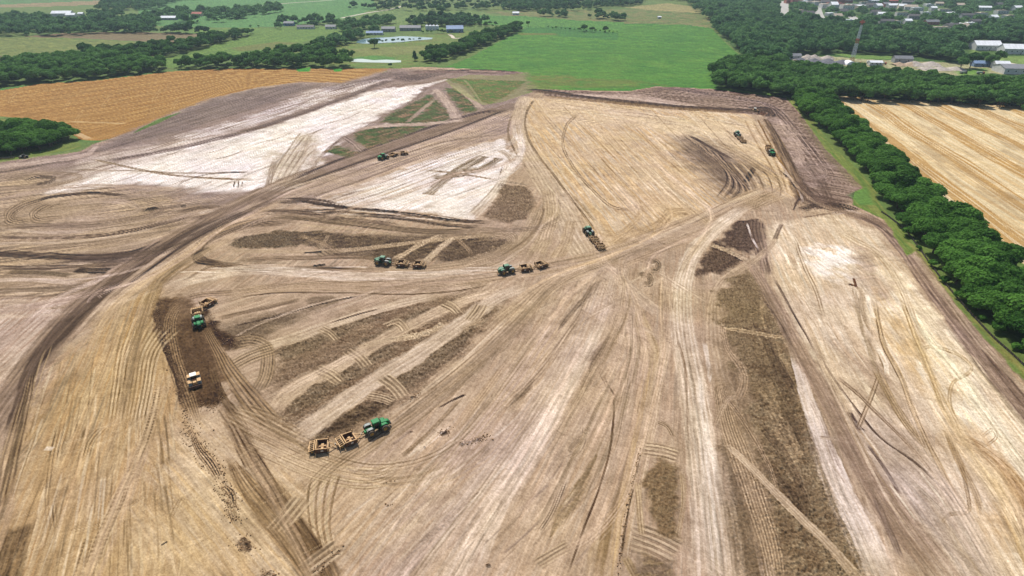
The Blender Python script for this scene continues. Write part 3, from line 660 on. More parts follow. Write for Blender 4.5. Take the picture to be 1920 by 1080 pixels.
S_([(1625, 830), (1660, 880), (1690, 930)], 7, (124, 98, 84), a=.8)
S_([(1640, 930), (1665, 990), (1690, 1050)], 14, (128, 104, 92), a=.7, brk=.3)
S_([(1700, 930), (1740, 980), (1790, 1050)], 10, (140, 116, 98), a=.7, brk=.35)
S_([(1690, 880), (1730, 920), (1770, 960)], 10, (224, 206, 178), a=.7, brk=.35, lines=3)
# perimeter road east and its edges
S_([(1590, 396, 14), (1640, 416, 18), (1690, 462, 24), (1745, 540, 32), (1820, 636, 40), (1925, 762, 50), (2100, 960, 60)], 26, (168, 140, 122), a=.95, st=.4, L=40, lines=4, lc=(134, 106, 90), la=.55)
S_([(1660, 420), (1710, 474), (1770, 552), (1840, 645), (1925, 735), (2080, 900)], 12, (190, 166, 140), a=.8, L=25)
S_([(1610, 404), (1650, 425), (1680, 450)], 5, (110, 84, 66), a=.8, brk=.25)
for k in range(34):
    t = pr.random()
    x = 1450 + t * 120 + pr.random() * 300 * t; y = 430 + t * 560 + pr.random() * 60
    l = pr.uniform(25, 90)
    S_([(x, y), (x + l * .42, y + l * .55), (x + l * .8, y + l * 1.1)], pr.uniform(1.5, 5), pr.choice([(240, 224, 198), (186, 156, 118), (200, 172, 140), (176, 150, 126)]), a=.55, st=.8, brk=.35)
# SE wheel tracks
dk = (150, 118, 78)
S_([(1490, 448), (1508, 500), (1530, 545), (1545, 595)], 9, (206, 182, 152), a=.7, lines=2, lc=dk, la=.8)
S_([(1560, 430), (1600, 450), (1650, 480), (1690, 540), (1710, 590), (1730, 640)], 14, (216, 192, 158), a=.6, lines=3, lc=(176, 144, 104), la=.7)
S_([(1608, 530), (1614, 580), (1630, 640), (1650, 700), (1668, 760)], 22, (170, 142, 108), a=.7, brk=.3, jag=.5)
S_([(1640, 560), (1655, 640), (1690, 710), (1720, 790), (1760, 870), (1800, 940), (1830, 965)], 11, (196, 166, 122), a=.85, lines=2, lc=(136, 104, 64), la=.85, lh=-.1)
S_([(1690, 560), (1720, 640), (1745, 700), (1765, 760), (1800, 820)], 10, (214, 184, 134), a=.8, lines=2, lc=(160, 126, 76), la=.8)
S_([(1725, 660), (1745, 650), (1790, 662), (1820, 685), (1815, 700), (1785, 720), (1782, 760), (1800, 800)], 8, (214, 186, 140), a=.7, lines=2, lc=(164, 130, 80), la=.8)
S_([(1650, 700), (1635, 740), (1612, 795), (1608, 808)], 11, (188, 160, 130), a=.9, lines=2, lc=(136, 106, 74), la=.9)
S_([(1625, 550), (1632, 580), (1640, 600)], 9, (234, 218, 194), a=.9)
S_([(1645, 650), (1660, 680), (1664, 705)], 10, (236, 220, 196), a=.85, brk=.3)
S_([(1560, 700), (1610, 740), (1640, 770), (1700, 830), (1760, 900)], 8, (186, 158, 130), a=.85, lines=2, lc=(140, 112, 84), la=.85)
S_([(1640, 690), (1690, 780), (1730, 830), (1755, 840)], 16, (180, 150, 108), a=.8, brk=.2, lines=4, lc=(136, 106, 68))
S_([(1800, 860), (1815, 930), (1815, 960), (1780, 965), (1760, 990)], 9, (180, 152, 118), a=.8, lines=2, lc=(144, 116, 84))
S_([(1775, 800, 20), (1800, 820, 26), (1850, 850, 28), (1900, 900, 40), (1930, 960, 50), (1960, 1060, 50)], 30, (182, 142, 92), a=.85, brk=.18, jag=.5, st=.6)
S_([(1840, 820), (1860, 806), (1868, 820), (1850, 836)], 8, (176, 140, 96), a=.8, lines=2)
S_([(1775, 805), (1800, 870), (1830, 930), (1850, 1010)], 16, (184, 150, 104), a=.75, brk=.3, lines=4, lc=(140, 108, 68))
S_([(1740, 700), (1775, 760), (1800, 815)], 18, (200, 162, 104), a=.55, brk=.35, lines=4)
S_([(1860, 880), (1890, 960), (1920, 1040), (1940, 1100)], 18, (206, 170, 112), a=.7, brk=.3)
S_([(1700, 980), (1760, 1010), (1830, 1060), (1900, 1100)], 24, (186, 160, 134), a=.6, brk=.35)
S_([(1600, 520), (1606, 540)], 6, (140, 96, 54), a=.9); S_([(1590, 532), (1606, 536)], 4, (150, 108, 66), a=.9)
S_([(1540, 470), (1560, 468), (1566, 480)], 9, (214, 176, 122), a=.5)

# ------------------------------------------------------------------ southern fan of haul lanes
S_([(1150, 490, 30), (1130, 540, 46), (1110, 600, 60), (1060, 700, 80), (1000, 800, 90), (930, 900, 100), (860, 1000, 110), (800, 1110, 120)], 60, (210, 186, 164), a=.8, st=.55, L=45, lines=9, lc=(186, 160, 136), la=.5)
S_([(1130, 600), (1090, 680), (1040, 780), (980, 880), (930, 980), (890, 1100)], 22, (228, 208, 186), a=.7, st=.7, L=30, brk=.2)
S_([(1170, 520, 16), (1200, 600, 30), (1220, 660, 40), (1215, 730, 46), (1190, 830, 52), (1160, 930, 58), (1130, 1030, 62), (1115, 1120, 64)], 40, (188, 160, 122), a=.9, st=.4, L=45, lines=5, lc=(206, 178, 142), la=.5)
S_([(1205, 700, 10), (1190, 780, 16), (1165, 880, 20), (1140, 980, 22), (1120, 1100, 24)], 18, (160, 128, 84), a=.8, st=.5, L=35)
S_([(1220, 680, 6), (1200, 780, 10), (1178, 880, 14), (1160, 980, 16), (1145, 1100, 16)], 12, (206, 172, 122), a=.7, st=.5, L=35)
S_([(1254, 640), (1240, 720), (1222, 820), (1200, 920), (1180, 1020), (1170, 1100)], 10, (208, 182, 152), a=.8, L=35, lines=2, lc=(176, 148, 112))
S_([(1152, 735), (1150, 790), (1142, 850), (1122, 920), (1095, 990), (1060, 1090)], 4.5, (134, 104, 74), a=.9, st=.3, L=15, lh=-.15)
S_([(1128, 700), (1140, 725), (1152, 745)], 9, (130, 100, 72), a=.8, brk=.3)
S_([(1202, 835), (1190, 900), (1172, 990), (1160, 1080)], 4, (128, 100, 68), a=.85, rough=.9, brk=.25)
S_([(1010, 530, 30), (1130, 510, 30), (1200, 560, 30), (1250, 600, 20)], 26, (204, 180, 156), a=.6, st=.7, L=30)
# junction haze of crossing tracks
for k in range(26):
    x = 1130 + pr.uniform(-60, 120); y = 490 + pr.uniform(-10, 120); a_ = pr.choice([(.2, 1), (-.35, 1), (.8, .5), (-.8, .45), (.5, 1)])
    l = pr.uniform(50, 140)
    S_([(x, y), (x + a_[0] * l * .5, y + a_[1] * l * .5), (x + a_[0] * l * 1.02, y + a_[1] * l)], pr.uniform(4, 10), pr.choice([(216, 192, 166), (184, 156, 126), (204, 178, 150)]), a=.5, st=.7, lines=2, lc=(176, 148, 118), L=25)
for (x, y) in ((1222, 498), (1208, 524)):
    S_([(x - 14, y - 8), (x + 4, y - 8), (x + 12, y), (x + 8, y + 8), (x - 4, y + 8)], 12, (168, 142, 112), a=.9, lines=4, lc=(110, 86, 64), la=.85, rough=.5)
# main south-west lane
S_([(1130, 495, 24), (1040, 528, 34), (960, 590, 44), (890, 660, 54), (820, 725, 60), (740, 790, 64), (660, 845, 56), (590, 878, 44), (520, 880, 30)], 50, (194, 166, 134), a=.97, st=.45, L=40, lines=8, lc=(214, 188, 156), la=.5)
S_([(1010, 560, 14), (950, 625, 20), (880, 695, 28), (800, 765, 34), (730, 815, 30), (660, 850, 20)], 26, (150, 122, 86), a=.75, st=.5, L=35, soft=.8)
S_([(960, 590), (880, 665), (800, 730), (720, 785)], 7, (222, 198, 168), a=.6, L=40)
# fan lanes with cloddy ground between
rp([(520, 640), (600, 610), (700, 572), (800, 560), (900, 548), (950, 545), (930, 590), (860, 670), (780, 735), (700, 795), (620, 830), (560, 835), (520, 790), (516, 720)], (168, 140, 110), a=.9, rough=.9, soft=3, warp=3, c2=(138, 110, 82))
rp([(400, 615), (480, 592), (600, 566), (640, 560), (560, 600), (480, 640), (430, 650)], (164, 139, 110), a=.8, rough=.7, soft=3, warp=3)
rp([(420, 622), (480, 600), (560, 578), (556, 592), (500, 616), (440, 642)], (150, 126, 98), a=.8, rough=.7)
rp([(513, 660), (560, 632), (612, 618), (640, 606), (716, 582), (716, 594), (660, 616), (620, 640), (560, 668), (524, 676)])
rp([(680, 640), (740, 606), (800, 580), (834, 572), (842, 582), (800, 606), (760, 626), (700, 650)])
rp([(527, 750), (547, 723), (590, 700), (640, 667), (700, 655), (750, 643), (740, 662), (690, 690), (650, 714), (600, 752), (547, 777)])
rp([(715, 706), (770, 664), (840, 618), (885, 606), (890, 626), (838, 672), (770, 728), (735, 735)])
rp([(580, 816), (640, 780), (700, 750), (738, 742), (742, 758), (700, 784), (648, 806), (600, 826)], (126, 100, 74))
rp([(880, 590), (920, 562), (948, 552), (936, 576), (905, 602)], (140, 114, 86), a=.8)
rp([(560, 560), (620, 556), (640, 560), (590, 574)], (160, 134, 106), a=.7, rough=.5)
S_([(425, 640), (480, 610), (540, 588), (610, 566), (680, 552)], 6, (214, 190, 164), a=.6, brk=.3)
S_([(830, 552, 14), (740, 572, 18), (650, 598, 20), (560, 630, 22), (490, 652, 26), (430, 668, 30)], 20, (208, 184, 156), a=.97, st=.4, L=35, lines=4, lc=(186, 160, 130), la=.4)
S_([(960, 542, 16), (880, 560, 22), (790, 600, 24), (710, 642, 26), (630, 688, 28), (560, 724, 34), (520, 762, 40), (505, 800, 30)], 26, (206, 180, 150), a=.97, st=.4, L=35, lines=5, lc=(184, 156, 126), la=.45)
S_([(1000, 530, 20), (930, 560, 26), (860, 610, 30), (790, 660, 34), (710, 710, 36), (630, 766, 40), (560, 816, 44), (520, 850, 40)], 34, (214, 191, 166), a=.97, st=.4, L=35, lines=5, lc=(194, 168, 140), la=.45)
for p in ([(420, 650), (470, 640), (500, 655), (500, 700), (480, 740)], [(430, 690), (470, 668), (520, 650)]):
    S_(p, 30, (176, 148, 112), a=.75, lines=6, lc=(120, 94, 64), la=.75)
def cross(x0, y0, x1, y1, w, n=4):
    S_([(x0, y0), ((x0 + x1) / 2 + 3, (y0 + y1) / 2 - 2), (x1, y1)], w, (164, 138, 108), a=.9, lines=n, lc=(210, 184, 150), la=.85, lw=.45)
cross(598, 614, 632, 640, 20); cross(650, 655, 690, 690, 26); cross(590, 690, 640, 720, 26); cross(735, 600, 760, 622, 22, 4); cross(715, 705, 760, 748, 30)
cross(830, 568, 860, 590, 20); cross(880, 604, 905, 570, 26, 5); cross(685, 740, 740, 755, 22, 5); cross(720, 612, 750, 600, 10, 2)
S_([(660, 655), (720, 640), (800, 625), (840, 600)], 12, (196, 170, 138), a=.9, lines=4, lc=(220, 196, 164))
S_([(862, 620), (890, 608), (915, 596)], 16, (170, 144, 114), a=.8, lines=5, lc=(206, 180, 148))
for p, c in (([(545, 590), (560, 582), (620, 566), (690, 552)], (110, 84, 60)), ([(438, 612), (500, 598), (540, 586)], (112, 88, 66)), ([(612, 608), (670, 590), (716, 578)], (116, 90, 64))):
    S_(p, 3, c, a=.8, brk=.3, rough=.5)
# lens-shaped hollows
def lens(x0, y0, x1, y1, w, c=(140, 114, 84), **k):
    k.setdefault('brk', .2); k.setdefault('soft', .7)
    mx, my = (x0 + x1) / 2, (y0 + y1) / 2
    S_([(x0, y0, 2), ((x0 + mx) / 2 - 2, (y0 + my) / 2, w * .8), (mx, my, w), ((x1 + mx) / 2 + 2, (y1 + my) / 2, w * .7), (x1, y1, 2)], w, c, a=.8, h=-.12, ends=.02, jag=.5, rough=.4, **k)
lens(913, 792, 1006, 706, 24); lens(1045, 622, 1118, 528, 18, (116, 92, 70), lines=3, lc=(170, 144, 116)); lens(1104, 700, 1144, 628, 24, (134, 108, 84)); lens(1068, 850, 1104, 800, 26, (160, 134, 106))
S_([(1062, 862), (1080, 850), (1092, 832), (1098, 800)], 12, (196, 170, 140), a=.7, lines=3, lc=(130, 104, 78))
lens(1030, 1010, 1120, 850, 34, (160, 132, 92)); lens(760, 1050, 900, 920, 20, (150, 124, 104))
S_([(1010, 1000), (1035, 960), (1060, 900)], 12, (120, 94, 62), a=.75, lines=3)
cross(1000, 1060, 1070, 1020, 26, 4); cross(1180, 1000, 1275, 1040, 60, 6); cross(1200, 840, 1275, 855, 34, 5)
rp([(1205, 880), (1235, 858), (1270, 866), (1278, 930), (1270, 1010), (1230, 1000), (1205, 930)], (160, 132, 90), a=.85, rough=.7, c2=(140, 112, 74))
S_([(1195, 900), (1200, 960), (1205, 1010)], 14, (204, 176, 136), a=.7, lines=3, lc=(160, 130, 90))
S_([(1278, 880), (1282, 940), (1270, 1010)], 12, (176, 148, 108), a=.7, lines=3, lc=(214, 188, 150))
S_([(1170, 1040), (1190, 1080), (1215, 1130)], 20, (196, 168, 124), a=.7, lines=4, lc=(160, 130, 88))
rp([(1200, 1030), (1270, 1050), (1280, 1130), (1200, 1130)], (170, 142, 100), a=.8, rough=.5)
S_([(1230, 790), (1250, 800), (1262, 820)], 10, (150, 122, 92), a=.8, lines=3, lc=(210, 184, 150))
# dark clods scattered on the centre apron
for (x, y, w, l) in ((775, 746, 5, 14), (770, 810, 3, 12), (832, 812, 8, 18), (880, 828, 6, 44), (895, 822, 8, 20), (796, 838, 4, 6), (732, 902, 4, 6), (728, 948, 4, 6), (1010, 640, 4, 6), (700, 800, 3, 30), (915, 1060, 6, 12), (500, 1075, 8, 26)):
    S_([(x - l / 2, y + l * .12), (x, y), (x + l / 2, y - l * .12)], w, (112, 84, 58), a=.9, rough=1, brk=.3, h=.1)
S_([(745, 862), (790, 825), (820, 795), (865, 745)], 9, (150, 122, 88), a=.7, brk=.2, rough=.5)
S_([(760, 860), (800, 830), (830, 800)], 6, (224, 204, 176), a=.6, brk=.3)
S_([(820, 766), (850, 750), (876, 738)], 4, (98, 72, 46), a=.8, rough=.4)
# streaks on the apron
for k in range(110):
    t = pr.random(); x = 640 + t * 460; y = pr.uniform(830, 1090) if t < .5 else pr.uniform(640, 1090)
    l = pr.uniform(40, 130); sl_ = .55 - t * .15 + pr.uniform(-.08, .08)
    S_([(x, y), (x + l * .5 * (1 - t * .4), y - l * .5 * sl_ * 1.6), (x + l * (1 - t * .4), y - l * sl_ * 1.7)], pr.uniform(3, 10), pr.choice([(226, 206, 184), (190, 164, 142), (176, 150, 130), (218, 196, 172), (170, 142, 112)]), a=.5, st=.8, brk=.35, L=18, soft=.8)
# turning arcs below the first scraper train
for k, (r, dx) in enumerate(((0, 0), (14, 4), (28, 8), (42, 10))):
    S_([(470 - r, 800 + r * .6), (540, 838 + r * .9), (620, 868 + r * .9), (700, 880 + r * .8), (760, 858 + r * .7)], 9, (204, 178, 144), a=.75, lines=2, lc=(156, 126, 90), la=.7)
for k in range(7):
    S_([(640 - k * 9, 880 + k * 2), (625 - k * 8, 930), (618 - k * 6, 990), (632 - k * 5, 1050 + k * 3)], 5, (206, 180, 144) if k % 2 else (150, 120, 82), a=.75, st=.5)
for k in range(9):
    S_([(420 + k * 10, 750 + k * 5), (480 + k * 9, 786 + k * 5), (560 + k * 6, 836 + k * 4)], 5, (206, 180, 146) if k % 2 else (146, 118, 82), a=.6, st=.6, brk=.15)
# the fresh cut where the second train works
cut = [(296, 566), (312, 556), (322, 566), (330, 600), (350, 640), (362, 690), (388, 720), (416, 740), (412, 758), (392, 766), (360, 756), (344, 740), (340, 700), (322, 650), (300, 620), (290, 590)]
rp([(296, 560), (330, 556), (385, 580), (400, 612), (440, 645), (425, 655), (410, 650), (425, 700), (415, 745), (395, 765), (350, 765), (335, 700), (305, 640), (288, 590)], (152, 118, 80), a=.85, c2=(126, 94, 60), rough=.4, warp=3)
rp(cut, (140, 106, 70), c2=(112, 82, 52), a=.95, rough=.8)
rp([(345, 600), (392, 596), (430, 640), (440, 650), (420, 660), (402, 640), (398, 680), (412, 740), (360, 740), (340, 660)], (144, 110, 74), c2=(116, 86, 56), a=.85, rough=.6)
rp([(385, 575), (396, 590), (404, 612), (425, 634), (442, 648), (430, 656), (408, 638), (394, 612), (380, 590)], (102, 70, 42), c2=(84, 58, 36), rough=1)
S_([(365, 565, 20), (330, 580, 24), (318, 620, 30), (330, 680, 34), (350, 740, 36), (372, 800, 24)], 30, (176, 144, 104), a=.8, lines=7, lc=(112, 84, 54), la=.8, lw=.45)
S_([(384, 612, 16), (410, 660, 26), (440, 710, 40), (480, 760, 50), (520, 800, 40)], 34, (170, 138, 98), a=.9, lines=6, lc=(110, 82, 52), la=.75, lw=.45)
S_([(396, 690), (415, 740), (450, 790), (470, 830)], 18, (140, 110, 72), a=.8, lines=4, lc=(106, 78, 48))
S_([(346, 560), (380, 552), (440, 548)], 12, (170, 140, 106), a=.7, lines=3, lc=(120, 92, 64))
S_([(400, 600), (440, 590), (520, 572), (570, 560)], 9, (140, 112, 84), a=.7, brk=.2)
S_([(246, 576), (262, 578)], 8, (130, 104, 76), a=.8, lines=3)
S_([(355, 800, 8), (372, 840, 18), (395, 870, 24), (412, 900, 18)], 22, (188, 156, 118), a=.95, lines=5, lc=(98, 70, 46), la=.95, lw=.55, rough=.6)
S_([(415, 910, 16), (432, 930, 24), (436, 960, 18), (442, 985, 10)], 20, (192, 162, 124), a=.95, lines=4, lc=(98, 70, 46), la=.95, lw=.55, rough=.6)
S_([(448, 1010), (462, 1025), (458, 1036)], 20, (120, 90, 62), a=.85, brk=.42, rough=1)
S_([(425, 850, 10), (470, 920, 50), (540, 1000, 74), (600, 1080, 80), (630, 1140, 80)], 60, (170, 136, 94), a=.85, st=.5, lines=7, lc=(122, 92, 56), la=.85, lw=.5, L=20)
S_([(405, 745, 20), (440, 800, 34), (478, 868, 44), (530, 950, 50), (595, 1050, 56), (620, 1120, 56)], 40, (124, 92, 58), a=.8, st=.6, L=12, rough=.4, brk=.14, jag=.5, lines=4, lc=(168, 136, 98), la=.5)
cross(510, 1000, 570, 930, 40, 4); cross(560, 1080, 640, 1020, 40, 4)
S_([(290, 566), (300, 620), (318, 672), (336, 722), (348, 770)], 15, (118, 88, 58), a=.9, jag=.6, rough=1, brk=.15)
S_([(404, 715), (404, 740), (388, 764)], 26, (112, 82, 52), a=.9, jag=.5, rough=1)
S_([(352, 590), (372, 640), (384, 700), (392, 740)], 20, (124, 92, 58), a=.8, jag=.5, brk=.2, rough=.7)
S_([(430, 770, 50), (500, 800, 70), (560, 830, 50)], 60, (166, 136, 98), a=.6, lines=8, lc=(206, 180, 144), la=.7, brk=.2)
# SW striations
for k in range(150):
    t = pr.random()
    x0 = 60 + t * 260; y0 = 640 + pr.random() * 380
    x1 = x0 - (y0 - 600) * .0
    l = pr.uniform(50, 170)
    sx = -.42 + .6 * t + pr.uniform(-.05, .05)
    S_([(x0, y0), (x0 + sx * l * .5, y0 + l * .5), (x0 + sx * l * .9, y0 + l)], pr.uniform(2.5, 8), pr.choice([(216, 190, 150), (160, 128, 84), (204, 174, 128), (168, 138, 96), (222, 200, 166)]), a=.55, st=.8, brk=.3, L=18, soft=.7)
for k in range(40):
    x0 = pr.uniform(-40, 560); y0 = pr.uniform(800, 1080)
    l = pr.uniform(80, 200)
    S_([(x0, y0), (x0 + l * .5, y0 - l * .12), (x0 + l, y0 - l * .42)], pr.uniform(2, 5), pr.choice([(220, 194, 154), (214, 188, 148), (168, 138, 98)]), a=.45, st=.8, brk=.3, L=20, lines=2)
for k in range(22):
    # fan of the cut-strip lanes
    x0 = 220 + k * 5
    S_([(x0 + 20, 590 + k), (x0 - k * 1.2, 660), (x0 - 10 - k * 1.4, 730), (x0 - 20 - k * 1.6, 800)], 4, (214, 188, 150) if k % 2 else (150, 120, 78), a=.55, st=.6, brk=.2)
S_([(300, 712, 14), (285, 780, 18), (262, 850, 22), (225, 930, 26), (190, 1010, 30), (160, 1100, 34)], 22, (206, 178, 138), a=.85, lines=2, lc=(138, 108, 70), la=.9, lw=.5, dash=1.2)
S_([(258, 610), (250, 640), (244, 662)], 12, (140, 110, 70), a=.8, brk=.25, lines=3)
S_([(120, 780), (105, 850), (95, 930), (100, 1000)], 26, (134, 104, 66), a=.6, brk=.38, lines=4)
S_([(60, 690, 16), (45, 760, 30), (20, 860, 40), (0, 960, 40)], 30, (128, 98, 64), a=.7, lines=5, lc=(190, 160, 116), la=.7)
S_([(195, 800), (170, 830), (160, 860)], 26, (150, 120, 78), a=.6, lines=5)
S_([(40, 980, 50), (20, 1040, 70), (0, 1110, 80)], 60, (116, 88, 56), a=.85, brk=.15, rough=.5, L=8)
S_([(180, 1000), (165, 1050), (150, 1110)], 44, (136, 108, 72), a=.7, brk=.3, dash=1.0, lines=4)
S_([(340, 930), (330, 950), (318, 975)], 20, (160, 130, 88), a=.7, brk=.3, lines=4)
S_([(86, 846), (96, 836)], 14, (226, 206, 180), a=.9)
S_([(300, 1024), (316, 1014)], 3, (70, 54, 40), a=.9)

# wheel tracks that follow the lanes: traced along the running direction
def to_px(x, y):
    dpt = y * cp + CAM_H * sp
    return 960 + FPX * x / dpt, 540 - FPX * (y * sp - CAM_H * cp) / dpt


def trace(px, py, L_m, step=3.0):
    out = []
    x, y = (float(v) for v in gxy(px, py))
    hd = None
    for _ in range(int(L_m / step)):
        u, w_ = to_px(x, y)
        i = int(np.searchsorted(gy, w_)); j = int(np.searchsorted(gx, u))
        if not (0 < i < NR and 0 < j < NC) or REG[i, j] != 0 or w_ < 175: break
        t = float(TH[i, j])
        if hd is None: hd = t
        dd = (t - hd + math.pi / 2) % math.pi - math.pi / 2
        hd += max(-.12, min(.12, dd * .35))
        out.append((u, w_))
        x += math.cos(hd) * step
        y += math.sin(hd) * step
    return out


r_s = random.Random(21)
TH0 = TH.copy()
for k in range(330):
    v_ = r_s.random() ** .8
    py_ = 215 + 860 * v_
    px_ = r_s.uniform(-40, 1900)
    if TH0[int(np.searchsorted(gy, py_)), int(np.searchsorted(gx, px_))] is None: continue
    path = trace(px_, py_, r_s.uniform(40, 150))
    if len(path) < 8: continue
    path = path[::4]
    if len(path) < 3: continue
    i = int(np.searchsorted(gy, path[1][1])); j = int(np.searchsorted(gx, path[1][0]))
    if max(RG[min(NR - 1, int(np.searchsorted(gy, b_)))][min(NC - 1, int(np.searchsorted(gx, a_)))] for a_, b_ in path) > .35: continue
    loc = CL[i, j]
    srgb = 255 * np.clip(np.where(loc < .0031, loc * 12.9, 1.055 * np.power(np.maximum(loc, 1e-4), 1 / 2.4) - .055), 0, 1)
    lum = srgb.mean()
    up = r_s.random() < (.62 if lum < 190 else .35)
    f = r_s.uniform(1.07, 1.16) if up else r_s.uniform(.82, .92)
    c_ = tuple(np.clip(srgb * f + (np.array([0, 2, 8]) if up else np.array([2, -1, -8])), 10, 250))
    wm = r_s.choice([1.2, 2.4, 3.6, 4.2, 4.2, 7.0])
    wpx = max(2.0, wm * px_per_m(path[len(path) // 2][1]) * .8)
    nl = 0 if wm < 2 else r_s.choice([2, 2, 3, 4, 6])
    S_(path, wpx, c_, a=r_s.uniform(.4, .75), soft=.6, st=.55, L=25, lines=nl, lc=(tuple(np.clip(srgb * (.84 if up else 1.12), 10, 250)) if nl and r_s.random() < .6 else None), la=.55, brk=r_s.choice([0, .2, .3]), ends=.25, jag=.3)
TH[:] = TH0

# grass strips round the site
for pts in ([(1472, 181), (1486, 184), (1530, 230), (1560, 275), (1600, 310), (1640, 352), (1650, 385), (1690, 430), (1720, 470), (1700, 480), (1660, 412), (1600, 384), (1598, 366), (1618, 352), (1600, 333), (1548, 280), (1500, 212)],
            [(0, 296), (60, 278), (150, 262), (152, 278), (90, 289), (0, 303), (-300, 330), (-300, 300)]):
    poly(pts, (122, 136, 74), dirn=(1500, 212, 1640, 380), c2=(140, 136, 84), soft=1, warp=1.2, st=.4, wd=1.5, reg=3)
poly([(1342, 163), (1472, 180), (1474, 184), (1340, 168)], (110, 132, 66), soft=.8, warp=.8)
poly([(1590, 366), (1625, 352), (1640, 384), (1612, 384)], (112, 138, 78), soft=1.5, warp=1)
poly([(1702, 455), (1722, 465), (1790, 560), (1850, 620), (1925, 690), (2100, 850), (2100, 880), (1925, 712), (1830, 606), (1770, 535)], (140, 136, 82), soft=1.5, warp=2, c2=(160, 142, 98), dirn=(1700, 455, 1925, 700), patch=.75)
poly([(262, 241), (300, 222), (340, 210), (300, 230), (250, 250)], (124, 146, 74), soft=.8, warp=.6)
poly([(0, 170), (60, 160), (60, 158), (0, 166)], (110, 140, 70), soft=1)
poly([(555, 128), (585, 126), (580, 134), (558, 135)], (92, 150, 62), soft=1.5, reg=3)
poly([(622, 128), (645, 128), (640, 134), (626, 134)], (92, 150, 62), soft=1.5, reg=3)
poly([(1500, 215), (1550, 282), (1610, 340), (1616, 352), (1600, 348), (1545, 290), (1496, 220)], (150, 132, 96), a=.6, soft=1.5, warp=1.5)

# overall fine mottling; fine streaks that follow the direction the machines ran
def along(w, L, seed, n=14):
    c, s_ = np.cos(TH), np.sin(TH)
    t = 0
    ws_ = 0
    for q in np.linspace(-1, 1, n):
        g = 1 - .6 * abs(q)
        t = t + g * vn((WX + c * q * L) / w, (WY + s_ * q * L) / w, seed)
        ws_ += g
    t = t / ws_
    return (t - t.mean()) / t.std()


ppm = px_per_m(PY)
soil = (REG == 0)
n1 = fbm(WX / 9, WY / 9, 60, 4)
n2 = fbm(WX / 1.1, WY / 1.1, 61, 3)
n3 = fbm(WX / 0.35, WY / 0.35, 62, 2)
nearw = np.clip((PY - 250) / 500, 0, 1)
rgh = np.clip(RG, 0, 1)
s1 = along(.33, 2.2, 80)
s2 = along(.8, 7, 81, 18)
s3 = along(2.4, 22, 82, 18)
env = np.clip(.35 + 1.3 * fbm(WX / 14, WY / 14, 85, 3), .4, 1.6)
k_ = np.where(soil, 1.0, .45) * (1 - .75 * rgh)
v = (.050 * s1 * np.clip(ppm / 3.5, .35, 1) + .045 * s2 + .035 * s3) * env * k_
# thin damp / dry lines where the streak noise peaks
v = v - .16 * sst(1.4, 2.4, s1) * k_ * np.clip(ppm / 4, 0, 1) + .08 * sst(1.4, 2.4, s2) * k_
L_ = CL.mean(-1)
fc = np.clip((L_ / .74) ** .33, .5, 1.0) * np.clip((L_ / .33) ** .3, .76, 1)
CL *= np.where(soil, fc, np.where(REG == 2, .66, np.where(REG == 3, .74, 1.0)))[..., None]
CL *= np.where((REG == 1) & (PX < 900), .76, 1.0)[..., None]
CL *= np.where(soil[..., None], np.array([1.0, .972, .930], np.float32), np.where((REG == 1)[..., None], np.array([1, 1, 1], np.float32), np.array([.88, 1.04, .62], np.float32)))
blot = fbm(WX / 5, WY / 5, 92, 4)
v = v + .30 * (n1 - .5) + .34 * (n2 - .5) + .34 * (n3 - .5) * nearw - .16 * sst(.60, .72, blot) * k_ + .10 * sst(.58, .7, 1 - blot) * k_
crumb = sst(.52, .74, fbm(WX / .5, WY / .5, 66, 2)) - sst(.52, .74, 1 - fbm(WX / .55, WY / .55, 68, 2))
v = v + rgh * (crumb * .42 + (vn(WX / .35, WY / .35, 67) - .5) * .35)
wn_ = rng.random(WX.shape).astype(np.float32) - .5
v = v + wn_ * .16 * (0.4 + .6 * soil)
lo = np.array([1.0, 1.12, 1.3], np.float32)      # darker soil is also redder
for ch in range(3):
    CL[..., ch] *= np.exp(v * (0.92 if ch == 0 else (1.02 if ch == 1 else 1.14)))
def blur(a):
    b = a.copy()
    b[1:-1] = (a[:-2] + 2 * a[1:-1] + a[2:]) / 4
    c = b.copy()
    c[:, 1:-1] = (b[:, :-2] + 2 * b[:, 1:-1] + b[:, 2:]) / 4
    return c


bl = blur(blur(blur(CL)))
CL = np.clip(CL + .75 * (CL - bl), .01, 2)
hue = (fbm(WX / 22, WY / 22, 88, 3) - .5)
CL[..., 2] *= 1 - .22 * hue * soil
sp_ = vn(WX / .55, WY / .55, 90)
CL[(sp_ > .95) & soil] *= .82
CL[(vn(WX / .5, WY / .5, 91) > .965) & soil] *= 1.15
CL = np.clip(CL / GROUND_K, 0.004, .85)
HT += rgh * sst(.5, .72, fbm(WX / .55, WY / .55, 66, 2)) * .28
HT += (RG * ((fbm(WX / 1.2, WY / 1.2, 70, 3) - .35) * .75 + (vn(WX / .45, WY / .45, 74) - .5) * .45) + (fbm(WX / 3, WY / 3, 71, 3) - .5) * .10 + (n3 - .5) * .07 * nearw)
HT += soil * (s1 * .02 + s2 * .03) * np.clip(ppm / 3, .3, 1)
HT += (REG == 2) * (fbm(WX / 2.5, WY / 2.5, 75, 2) - .5) * .5

# ------------------------------------------------------------------ materials for the ground
def newmat(name):
    m = bpy.data.materials.new(name)
    m.use_nodes = True
    n = m.node_tree
    b = n.nodes['Principled BSDF']
    return m, n, b


